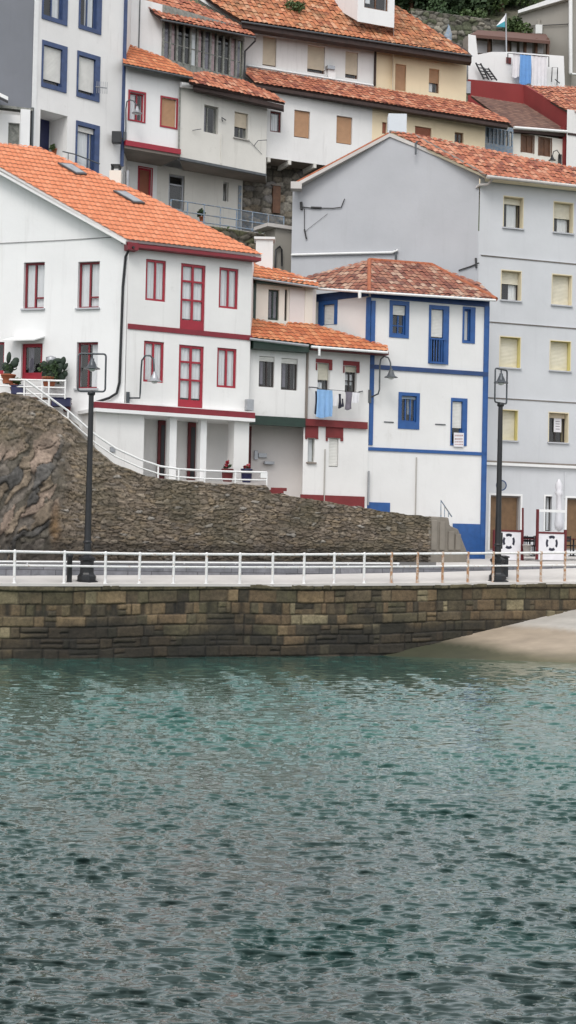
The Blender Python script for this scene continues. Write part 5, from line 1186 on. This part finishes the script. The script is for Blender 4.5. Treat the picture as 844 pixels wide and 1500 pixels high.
# ------------------------------------------------------------------ terrace of the white house
tz = g.px(50, 578).z
TF = Fac(-90, 57.6, 110, 56.1, 565)
tr = thing('terrace_railing', 'white tubular railing of the terrace in front of the crimson glazed door', 'railing', TF.px(20, 580))
def railrun(root, pts_top, drops, r=.035, posts=(), low=.45, mat='white_paint'):
    mb = MB().mat(mat); mb.tube(pts_top, r, 8); mb.build('handrail', root)
    for dz in drops: mb = MB().mat(mat); mb.tube([p-Vector((0, 0, dz)) for p in pts_top], r*.8, 8); mb.build('lower_rail', root)
    for p, h in posts: mb = MB().mat(mat); mb.tube([p, p-Vector((0, 0, h))], r*.9, 8); mb.build('post', root)
p_ = [TF.px(x, y) for x, y in ((-90, 552), (0, 555.5), (38, 556.5), (97, 558))]
railrun(tr, p_, (.26, .52), .038, [(TF.px(x, 556), .72) for x in (-60, -10, 36, 62, 72, 96)])
st = thing('stair_railing', 'white sloping stair railing running down from the terrace to the porch of the white house', 'railing', RF.px(140, 640))
SP = [(38, 557, .1), (100, 602, .1), (140, 637, .1), (170, 657, .1), (205, 673, .1), (235, 683, .12), (262, 687, .12), (300, 689.5, .12), (345, 691, .12), (391, 692, .12)]
top = [RF.px(x, y, -.15) for x, y, w in SP]
railrun(st, top, (.30,), .04, [(RF.px(x, y, -.15), h) for x, y, h in ((72, 583, .8), (100, 602, .7), (232, 682.5, .5), (262, 687, .5), (300, 689.5, .5), (345, 691, .5), (391, 692, .5))])
mb = MB().mat('white_paint'); RF.pbox(mb, 382, 692, 391, 700, -.2, -.12); mb.build('junction_plate', st)
def cactus(label, px, py, d, pads, seed):
    r = random.Random(seed); c = P(px, py, d); t = thing('cactus', label, 'cactus', c); mb = MB().mat('terracotta'); mb.lathe(c, [(.2, 0), (.27, .3), (.29, .3), (.29, .35), (.2, .35)], 12); mb.build('pot', t)
    mb = MB().mat('cactus_green')
    for x, y, w, h, an in pads:
        p = P(x, y, d+r.uniform(-.12, .12)); W_, H_ = w*d/F/2, h*d/F/2; ca, sa = math.cos(R_(an)), math.sin(R_(an)); rows = []
        for i in range(9):
            th_ = -math.pi/2+math.pi*i/8; rr_ = math.cos(th_); zz = math.sin(th_)
            rows.append([p+Vector(((rr_*math.cos(q_)*W_)*ca-(zz*H_)*sa, rr_*math.sin(q_)*.09, (rr_*math.cos(q_)*W_)*sa+(zz*H_)*ca)) for q_ in [2*math.pi*j/10 for j in range(10)]])
        mb.grid(rows, True, True)
    mb.build('pads', t); leafball('leaves', P(px+(6 if seed == 2 else 2), py-22, d+.15), .55 if seed == 2 else .3, 520 if seed == 2 else 180, 'leaf_dark', .06, t, .7, seed=seed+200, clumps=7)
cactus('prickly pear with a few upright dark pads between the dark window and the glazed door', 12, 562, 57.0, [(11, 552, 13, 22, 0), (9, 538, 11, 16, 25), (13, 524, 7, 18, -5), (21, 533, 12, 13, -50), (23, 529, 10, 12, -40), (14, 541, 12, 14, -20)], 1)
cactus('broad tangled prickly pear on the terrace between the glazed door and the next window', 72, 566, 56.8, [(68, 552, 14, 24, 10), (66, 538, 12, 20, 15), (78, 548, 14, 22, -20), (86, 540, 12, 18, -30), (92, 530, 9, 16, -15), (84, 529, 16, 9, 10), (75, 533, 10, 12, 0), (96, 537, 6, 12, -30), (88, 552, 16, 16, 10), (95, 548, 9, 10, -30)], 2)
c = P(75, 532, 56.9); mb = MB().mat('galvanised'); mb.lathe(P(75, 535, 57.3), [(.02, 0), (.16, .05), (.2, .15), (.2, .3), (.05, .36)], 10); mb.tube([P(75, 570, 57.3), P(75, 535, 57.3)], .03, 6)
tagp(mb.build('garden_lantern', None, P(75, 570, 57.3)), 'pale round garden lantern rising above the tangled prickly pear', 'lantern')
for px, py, d, mt, lb, w in ((27, 578, 56.9, 'navy', 'navy blue plastic crate on the terrace below the glazed door', .5), (90, 596, 56.6, 'navy', 'dark blue box beside the head of the white stair railing', .7)):
    a = P(px, py, d); mb = MB().mat(mt); mb.box(a, w, .4, .3); mb.box(a+Vector((0, 0, .3)), w+.05, .45, .04); tagp(mb.build('storage_crate', None, a, bevel=.015), lb, 'crate')
a = P(62, 585, 56.9); mb = MB().mat('brown_wood'); mb.box(a, .9, .4, .06); 
for sx in (-.38, .38): mb.box(a+Vector((sx, 0, -.35)), .06, .3, .35)
tagp(mb.build('plant_bench', None, a), 'low dark wooden bench carrying the tangled prickly pear', 'bench')
potted('potted_plant', 'low green potted plant behind the terrace railing left of the stair head', P(20, 572, 57.0), .22, .16, .2, 150, 'leaf_mid', 9)
a = g.px(98, 603, .25); mb = MB().mat('maroon_wood'); mb.lathe(a, [(.13, 0), (.17, .28), (.19, .28), (.19, .33), (.1, .33)], 10); tagp(mb.build('flower_pot', None, a), 'small empty dark red pot hung beside the stair railing', 'flower pot')
for px, py, mt, lb, fl in ((333, 708, 'maroon_wood', 'dark red pot with red flowers behind the porch railing', 'crimson'), (361, 708, 'navy', 'dark blue pot with red flowers at the end of the porch', 'crimson')):
    a = f2.px(px, py, .5); t = thing('flower_tub', lb, 'flower tub', a); mb = MB().mat(mt); mb.lathe(a, [(.15, 0), (.21, .2), (.22, .5), (.24, .5), (.24, .56), (.15, .56)], 12); mb.build('pot', t)
    leafball('flowers', a+Vector((0, 0, .66)), .16, 60, 'crimson' if 0 else fl, .06, t, seed=px, clumps=3); leafball('leaves', a+Vector((0, 0, .62)), .15, 60, 'leaf_dark', .06, t, seed=px+1, clumps=3)
# terracotta steps at the porch end
a = RF.px(403, 724, -.5); mb = MB().mat('brick_red')
for i in range(3): mb.box(a+Vector((.12*i-.1, -.1+.3*i, .10*i-.05)), .62, .35, .12)
tagp(mb.build('door_step', None, a), 'short flight of brick-red steps at the end of the porch', 'steps')

# ------------------------------------------------------------------ laundry on the small house
lx0 = s3.px(454, 567.5, .0)
lt = thing('drying_rack', 'thin metal clothes rack fixed under the maroon-lintelled windows', 'clothes rack', s3.px(490, 570, .2))
mb = MB().mat('iron_grey'); mb.tube([s3.px(453, 567, .02), s3.px(466, 568, .6)], .025, 6); mb.tube([s3.px(531, 573, .02), s3.px(526, 574, .6)], .025, 6); mb.build('bracket', lt)
for w in (.3, .6): mb = MB().mat('cable'); mb.tube([s3.px(464, 569, w), s3.px(528, 575, w)], .010, 5); mb.build('line', lt)
def hang(name, label, cat, f_, x0, x1, y0, y1, w, mat, folds=4, amp=.03, group=None, seed=0, slope=0):
    r = random.Random(seed+int(x0)); u0, z0, u1, z1 = f_.rect(x0, y0, x1, y1, w); n = folds*4; m_ = 6; rows = []
    for j in range(m_+1):
        t = j/m_; rows.append([f_.at(u0+(u1-u0)*i/n+.02*math.sin(t*4+i), z1+(z0-z1)*t*(1+.04*math.sin(i/n*5+seed))-slope*i/n, w+amp*(.3+t)*math.sin(i/n*folds*6.28+seed)) for i in range(n+1)])
    mb = MB().mat(mat); mb.grid(rows); rows2 = [[p-f_.n*.012 for p in rw] for rw in rows]; mb.grid(rows2); 
    return tagp(mb.build(name, None, f_.at((u0+u1)/2, z1, w)), label, cat, group)
hang('bed_sheet', 'sky blue sheet hung out below the left maroon lintel', 'sheet', s3, 464, 487, 571, 611, .6, 'cloth_skyblue', 3, .05)
hang('towel', 'dark narrow towel hanging just behind the sky blue sheet', 'towel', s3, 461.5, 466, 573, 606, .42, 'cloth_dark', 1, .02)
hang('shirt', 'pale striped shirt on the line next to the sky blue sheet', 'shirt', s3, 489, 495, 578, 594, .6, 'cloth_white', 2, .02); hang('sock', 'black garment in the middle of the line under the maroon lintels', 'garment', s3, 496, 500, 577, 598, .55, 'cloth_dark', 1, .02)
hang('vest', 'small dark garment next to the pale striped shirt', 'garment', s3, 500.5, 503.5, 584, 596, .6, 'cloth_dark', 1, .02)
hang('trousers', 'grey trousers hanging below the window with the white reflection', 'trousers', s3, 506, 515.5, 574, 600, .6, 'cloth_grey', 2, .03); hang('blouse', 'small pale lilac blouse at the end of the line', 'blouse', s3, 516, 526, 575, 590, .6, 'cloth_white', 2, .03)
# for-sale board in the lower right window of the corner house: writing too blurred to read
a = br.px(672.5, 654, .06); sb_ = thing('window_sign', 'white board with rows of faded red writing in the lowest cobalt window', 'sign', a)
mb = MB().mat('cloth_white'); br.pbox(mb, 665, 634, 679.5, 654.5, .05, .075); mb.build('board', sb_)
rnd = random.Random(4); mb = MB().mat('cloth_pink')
for i, (y, h_) in enumerate(((638, 2.4), (643, 2.2), (647.2, 1.8), (651, 1.6))):
    x = 666.3
    while x < 678: w_ = rnd.uniform(.9, 2.0); br.pbox(mb, x, y-h_/2, min(x+w_, 678.4), y+h_/2, .0755, .078); x += w_+.55
mb.build('writing', sb_)
a = fr.px(818, 634, -.2); sb2 = thing('window_notice', 'narrow white notice with faint writing inside the lowest window of the grey block', 'notice', a)
mb = MB().mat('cloth_white'); fr.pbox(mb, 811.5, 613, 822.5, 633, -.28, -.265); mb.build('board', sb2); mb = MB().mat('cloth_grey')
for y in (617, 620.5, 624, 628): fr.pbox(mb, 814, y, 820, y+1, -.2645, -.262)
mb.build('writing', sb2)

# ------------------------------------------------------------------ cafe front: life-ring panels, parasol, furniture
gz = CAMZ-.12
def cafe_panel(label, x0, x1, y0, y1, d0, d1, posts, glass=None):
    pf_ = Fac(x0, d0, x1, d1, 790); zb_ = P(x0, 811, d0).z-.25; t = thing('cafe_screen', label, 'wind screen', pf_.px((x0+x1)/2, 808), 'maroon and white wind screens of the cafe')
    mb = MB().mat('cloth_white'); u0, z0, u1, z1 = pf_.rect(x0, y0+3, x1, y1); pf_.box(mb, u0, zb_, u1, z1, -.02, .02); mb.build('panel', t)
    mb = MB().mat('maroon_wood'); pf_.box(mb, u0, z1, u1, z1+.08, -.035, .035); mb.build('top_rail', t)
    for x, y in posts: mb = MB().mat('maroon_wood'); uu = pf_.uv(x, 790)[0]; pf_.box(mb, uu-.045, zb_, uu+.045, pf_.uv(x, y)[1], -.045, .045); mb.build('post', t)
    # painted life ring: four dark arcs
    cu, cz = (u0+u1)/2+(.03), (z0+z1)/2+.02; mb = MB().mat('cloth_dark')
    for q in range(4):
        rows = []
        for rr2 in (.20, .31): rows.append([pf_.at(cu+rr2*math.cos(R_(q*90+57+t_*11)), cz+rr2*1.05*math.sin(R_(q*90+57+t_*11)), .024) for t_ in range(7)])
        mb.grid(rows[::-1], False)
    mb.build('life_ring_mark', t)
    if glass:
        mb = MB().mat('glass'); ua, za, ub, zb2 = pf_.rect(*glass); mb.face([pf_.at(ua, za), pf_.at(ub, za), pf_.at(ub, zb2), pf_.at(ua, zb2)]); mb.build('pane', t)
        mb = MB().mat('white_paint'); pf_.box(mb, ua, zb2-.04, ub, zb2+.07, -.03, .03); mb.build('white_bar', t)
cafe_panel('white wind screen with a dark life ring mark, in front of the wooden door', 725, 763, 776, 808, 62.2, 62.8, ((724, 776), (764, 776)))
cafe_panel('white wind screen with a life ring mark and a glass pane above it', 788, 826, 779, 811, 62.4, 63.0, ((787, 746), (828, 776)), glass=(789, 749, 827, 777))
a = P(766, 811, 62.9); mb = MB().mat('maroon_wood'); mb.tube([Vector((a.x, a.y, a.z-.3)), P(766, 744, 62.9)], .045, 6); tagp(mb.build('screen_post', None, a), 'single tall maroon post at the end of the first white wind screen', 'post')
a = P(818, 812, 65.0); pr = thing('parasol', 'closed white parasol standing against the grey block beside the narrow window', 'parasol', a)
mb = MB().mat('white_paint'); mb.tube([a, P(819, 706, 65)], .03, 8); mb.build('pole', pr)
mb = MB().mat('cloth_white'); n = 20; rows = []
for y, r in ((702, .03), (706, .10), (712, .17), (719, .12), (722, .19), (727, .11), (740, .12), (755, .15), (768, .20), (775, .17), (778, .05)):
    c = P(819, y, 65); rows.append([c+Vector((math.cos(2*math.pi*q/n)*r*.8*(1+.25*(q % 2)), math.sin(2*math.pi*q/n)*r*.8*(1+.25*(q % 2)), 0)) for q in range(n)])
mb.grid(rows, True, True); mb.build('canopy', pr)
def chair(label, px, d, rz, s=1):
    a = P(px, 810, d); a.z = P(px, 811, d).z-.12; t = thing('cafe_chair', label, 'chair', a, 'dark cafe chairs and tables'); Rm = Matrix.Rotation(rz, 3, 'Z')
    def bx2(mb, x, y, z, sx, sy, sz): c = Rm @ Vector((x, y, 0)); mb.box(a+c+Vector((0, 0, z)), sx, sy, sz, rz)
    mb = MB().mat('iron_black'); bx2(mb, 0, 0, .43, .46, .44, .05); mb.build('seat', t)
    mb = MB().mat('iron_black'); bx2(mb, 0, .21, .62, .44, .03, .09); bx2(mb, 0, .21, .76, .44, .03, .09); bx2(mb, -.2, .21, .48, .035, .035, .40); bx2(mb, .2, .21, .48, .035, .035, .40); mb.build('backrest', t)
    for x in (-.2, .2):
        for y in (-.19, .2): mb = MB().mat('iron_black'); bx2(mb, x, y, 0, .035, .035, .43); mb.build('leg', t)
chair('dark cafe chair nearest the first wind screen, half in the gap', 770, 63.2, .4); chair('dark cafe chair in the middle of the gap between the two wind screens', 778, 64.3, 2.6); chair('dark cafe chair right beside the second wind screen in the gap', 785, 63.4, 3.6)
chair('dark cafe chair beyond the second wind screen at the edge of the picture', 838, 63.6, .8)
a = P(776, 810, 63.6); a.z = P(776, 811, 63.6).z-.12; tb = thing('cafe_table', 'small round cafe table with a dark maroon top between the wind screens', 'table', a); mb = MB().mat('maroon_wood'); mb.lathe(a+Vector((0, 0, .72)), [(.36, 0), (.37, .04)], 18); mb.build('tabletop', tb); mb = MB().mat('iron_black'); mb.lathe(a, [(.22, 0), (.22, .03), (.04, .06), (.035, .72)], 12); mb.build('pedestal', tb)
a = P(840, 810, 64.3); a.z = P(840, 811, 64.3).z-.12; tb = thing('cafe_table', 'round cafe table with a dark top at the right edge by the second wooden door', 'table', a); mb = MB().mat('maroon_wood'); mb.lathe(a+Vector((0, 0, .72)), [(.42, 0), (.43, .04)], 18); mb.build('tabletop', tb); mb = MB().mat('iron_black'); mb.lathe(a, [(.22, 0), (.22, .03), (.04, .06), (.035, .72)], 12); mb.build('pedestal', tb)
a = P(772, 807, 62.6); mb = MB().mat('concrete'); mb.lathe(a-Vector((0, 0, .2)), [(.14, 0), (.17, .42), (.19, .42), (.19, .47), (.1, .47)], 12); tagp(mb.build('planter', None, a), 'small grey planter on the ground in the gap between the wind screens', 'planter')

# ------------------------------------------------------------------ upper street and terrace details
hang('white_sheet', 'white sheet on the terrace line left of the mid-blue sheet', 'sheet', tf, 751, 761, 77, 113, .45, 'cloth_white', 2, .04)
hang('blue_sheet', 'mid-blue bed sheet hanging over the white terrace wall', 'sheet', tf, 761.5, 778, 80, 123, .5, 'cloth_blue', 3, .05)
hang('white_sheet', 'broad white sheet hanging right of the mid-blue sheet on the terrace', 'sheet', tf, 779, 801, 81, 128, .48, 'cloth_white', 4, .05, slope=.05)
mb = MB().mat('cable'); mb.tube([tf.px(744, 78, .5), tf.px(804, 83, .5)], .02, 5); mb.tube([tf.px(804, 83, .5), tf.px(804, 98, .4)], .03, 5); mb.tube([tf.px(744, 78, .5), tf.px(744, 92, .4)], .03, 5); tagp(mb.build('washing_line', None, tf.px(775, 80, .5)), 'washing line across the roof terrace carrying the sheets', 'washing line')
for x0, y0, x1, y1, lb in ((697, 92, 709, 116, 'dark iron rack leaning on the terrace wall, nearer its left end'), (708, 99, 721, 117, 'smaller dark iron rack leaning beside the other on the terrace wall')):
    mb = MB().mat('iron_black'); a, b = tf.px(x0, y0, .3), tf.px(x1, y1, .5); o_ = tf.u*.32
    mb.tube([a, b], .05, 5); mb.tube([a+o_, b+o_], .05, 5)
    for t in (.1, .3, .5, .7, .9): mb.tube([lerp(a, b, t), lerp(a, b, t)+o_], .035, 5)
    tagp(mb.build('iron_rack', None, b), lb, 'iron rack')
mb = MB().mat('iron_black'); mb.tube([tf.px(808, 120, .2), tf.px(809, 99, .2), tf.px(817, 99, .2), tf.px(816, 124, .2)], .03, 5); mb.tube([tf.px(813, 116, .2), tf.px(820, 122, .2)], .03, 5); tagp(mb.build('clothes_stand', None, tf.px(812, 124, .2)), 'thin dark clothes stand on the terrace right of the sheets', 'clothes stand')
mb = MB().mat('fascia_maroon'); tf.pbox(mb, 742, 84, 749, 93, .0, .06); tagp(mb.build('wall_plaque', None, tf.px(746, 89)), 'small dark square plaque on the terrace wall under the flagpole', 'plaque')
a = P(742, 80, 92.6); fl = thing('flag', 'small white and teal flag on a thin pole above the roof terrace', 'flag', a)
mb = MB().mat('galvanised'); mb.tube([a, P(741, 20, 92.6)], .05, 6); mb.build('pole', fl)
for mt, pts in (('flag_teal', ((727, 38), (739.5, 31), (740, 40), (728, 39.5))), ('cloth_white', ((739.5, 31), (741, 21), (736, 27), (727, 38)))):
    q = [P(x, y, 92.5+.15*math.sin(x)) for x, y in pts]; mb = MB().mat(mt); mb.prism(q, (0, .02, 0)); mb.build('cloth', fl)
a = P(656, 66, 90); mb = MB().mat('faded_blue'); mb.tube([P(657, 80, 90), P(657, 36, 90)], .05, 6); mb.tube([P(655, 60, 90), P(657, 50, 90), P(658, 38, 90)], [.3, .22, .05], 8); tagp(mb.build('folded_parasol', None, a), 'folded blue-grey parasol behind the end of the mossy roof', 'parasol')
mb = MB().mat('galvanised'); mb.lathe(P(656.5, 63, 84.4), [(.02, 0), (.16, .04), (.2, .14), (.1, .25), (.02, .27)], 10); tagp(mb.build('roof_light', None, P(656.5, 63, 84.4)), 'small round white lamp on the far corner of the mossy roof', 'lamp')
a = P(683, 130, 85.5); mb = MB().mat('steel'); mb.box(P(684, 138, 84.6), .4, .3, .7); mb.tube([P(684, 120, 84.6), P(684, 84, 84.6)], .05, 6); tagp(mb.build('gas_meter', None, P(684, 138, 84.6), bevel=.02), 'grey meter box with a riser pipe at the corner of the cream house', 'meter box')
# dog on the balcony rail corner: small potted plant shapes
potted('potted_plant', 'small dark potted plant on the balcony floor under the overhanging house', bf.px(296, 318, -.4)-Vector((0, 0, .25)), .22, .14, .22, 110, 'leaf_dark', 12)

# ------------------------------------------------------------------ trees and bushes above the walls
def tree(px, yb, d, H, R, mat, label, seed):
    r = random.Random(seed); c = P(px, yb, d); t = thing('tree', label, 'tree', c, 'trees on the hillside')
    mb = MB().mat('brown_wood'); top_ = c+Vector((r.uniform(-.3, .3), 0, H*.6)); mb.tube([c-Vector((0, 0, 1.5)), c, lerp(c, top_, .5)+Vector((.15, 0, 0)), top_], [.28, .22, .17, .08], 8)
    for i in range(6):
        a_ = r.uniform(0, 6.28); s0 = lerp(c, top_, r.uniform(.45, .95)); e = s0+Vector((math.cos(a_)*R*.7, math.sin(a_)*R*.7, R*r.uniform(.2, .7))); mb.tube([s0, lerp(s0, e, .5)+Vector((0, 0, .1)), e], [.09, .06, .02], 6)
    mb.build('trunk', t); leafball('crown', c+Vector((0, 0, H*.5)), R*1.35, int(2600*R), mat, .17, t, .8, seed=seed, clumps=22)
for i, (px, yb, d, H, R, mt, lb) in enumerate((
    (600, 25, 106, 4.2, 2.0, 'leaf_dark', 'dark bushy tree directly behind the end of the mossy roof'), (632, 24, 108, 4.8, 2.3, 'leaf_mid', 'mid-green tree second from the mossy roof ridge on the hillside'),
    (668, 22, 107, 4.4, 2.1, 'leaf_dark', 'dark tree in the middle of the green hillside above the dry stone wall'), (700, 22, 110, 5.0, 2.4, 'leaf_dark', 'broad dark tree above the flag on the hillside'),
    (733, 20, 108, 4.0, 1.9, 'leaf_mid', 'light green tree between the flag and the grey-beige house'), (758, 14, 112, 4.4, 2.0, 'leaf_dark', 'dark tree beside the verge of the grey-beige house'),
    (575, 5, 109, 4.5, 2.1, 'leaf_mid', 'green tree just above the dormer'), (650, 2, 114, 5.5, 2.6, 'leaf_mid', 'taller tree behind the front row on the hillside'))):
    tree(px, yb, d, H, R, mt, lb, 40+i)
for i, (px, yb, d, R, lb) in enumerate(((612, 32, 100, 1.2, 'low bush at the left end of the dry stone wall'), (648, 30, 101, 1.3, 'low bush on the dry stone wall behind the blue-grey parasol'), (690, 27, 101, 1.1, 'low bush on the dry stone wall left of the flag'), (752, 40, 100, 1.0, 'yellowish bush against the grey-beige house'))):
    leafball('bush', P(px, yb, d), R, 1500, 'leaf_dark' if i < 2 else 'leaf_mid', .13, None, .7, lb, 'bush', 70+i, 'bushes on the hillside', 8)
c = P(620, -6, 112)
leafball('bush', bf.px(395, 345, .3), .5, 400, 'leaf_mid', .07, None, .6, 'green bush growing from the yard wall under the end of the blue balcony', 'bush', 90, 'bushes by the yard wall', 5)
leafball('bush', P(330, 338, 73.2), .35, 300, 'leaf_mid', .07, None, .5, 'small green bush growing from the yard wall behind the orange roof', 'bush', 91, 'bushes by the yard wall', 4)
leafball('roof_weeds', P(430, 10, 81.0), .8, 500, 'leaf_mid', .08, None, .3, 'dry weeds growing on the mossy roof left of the dormer', 'weeds', 93, None, 8)
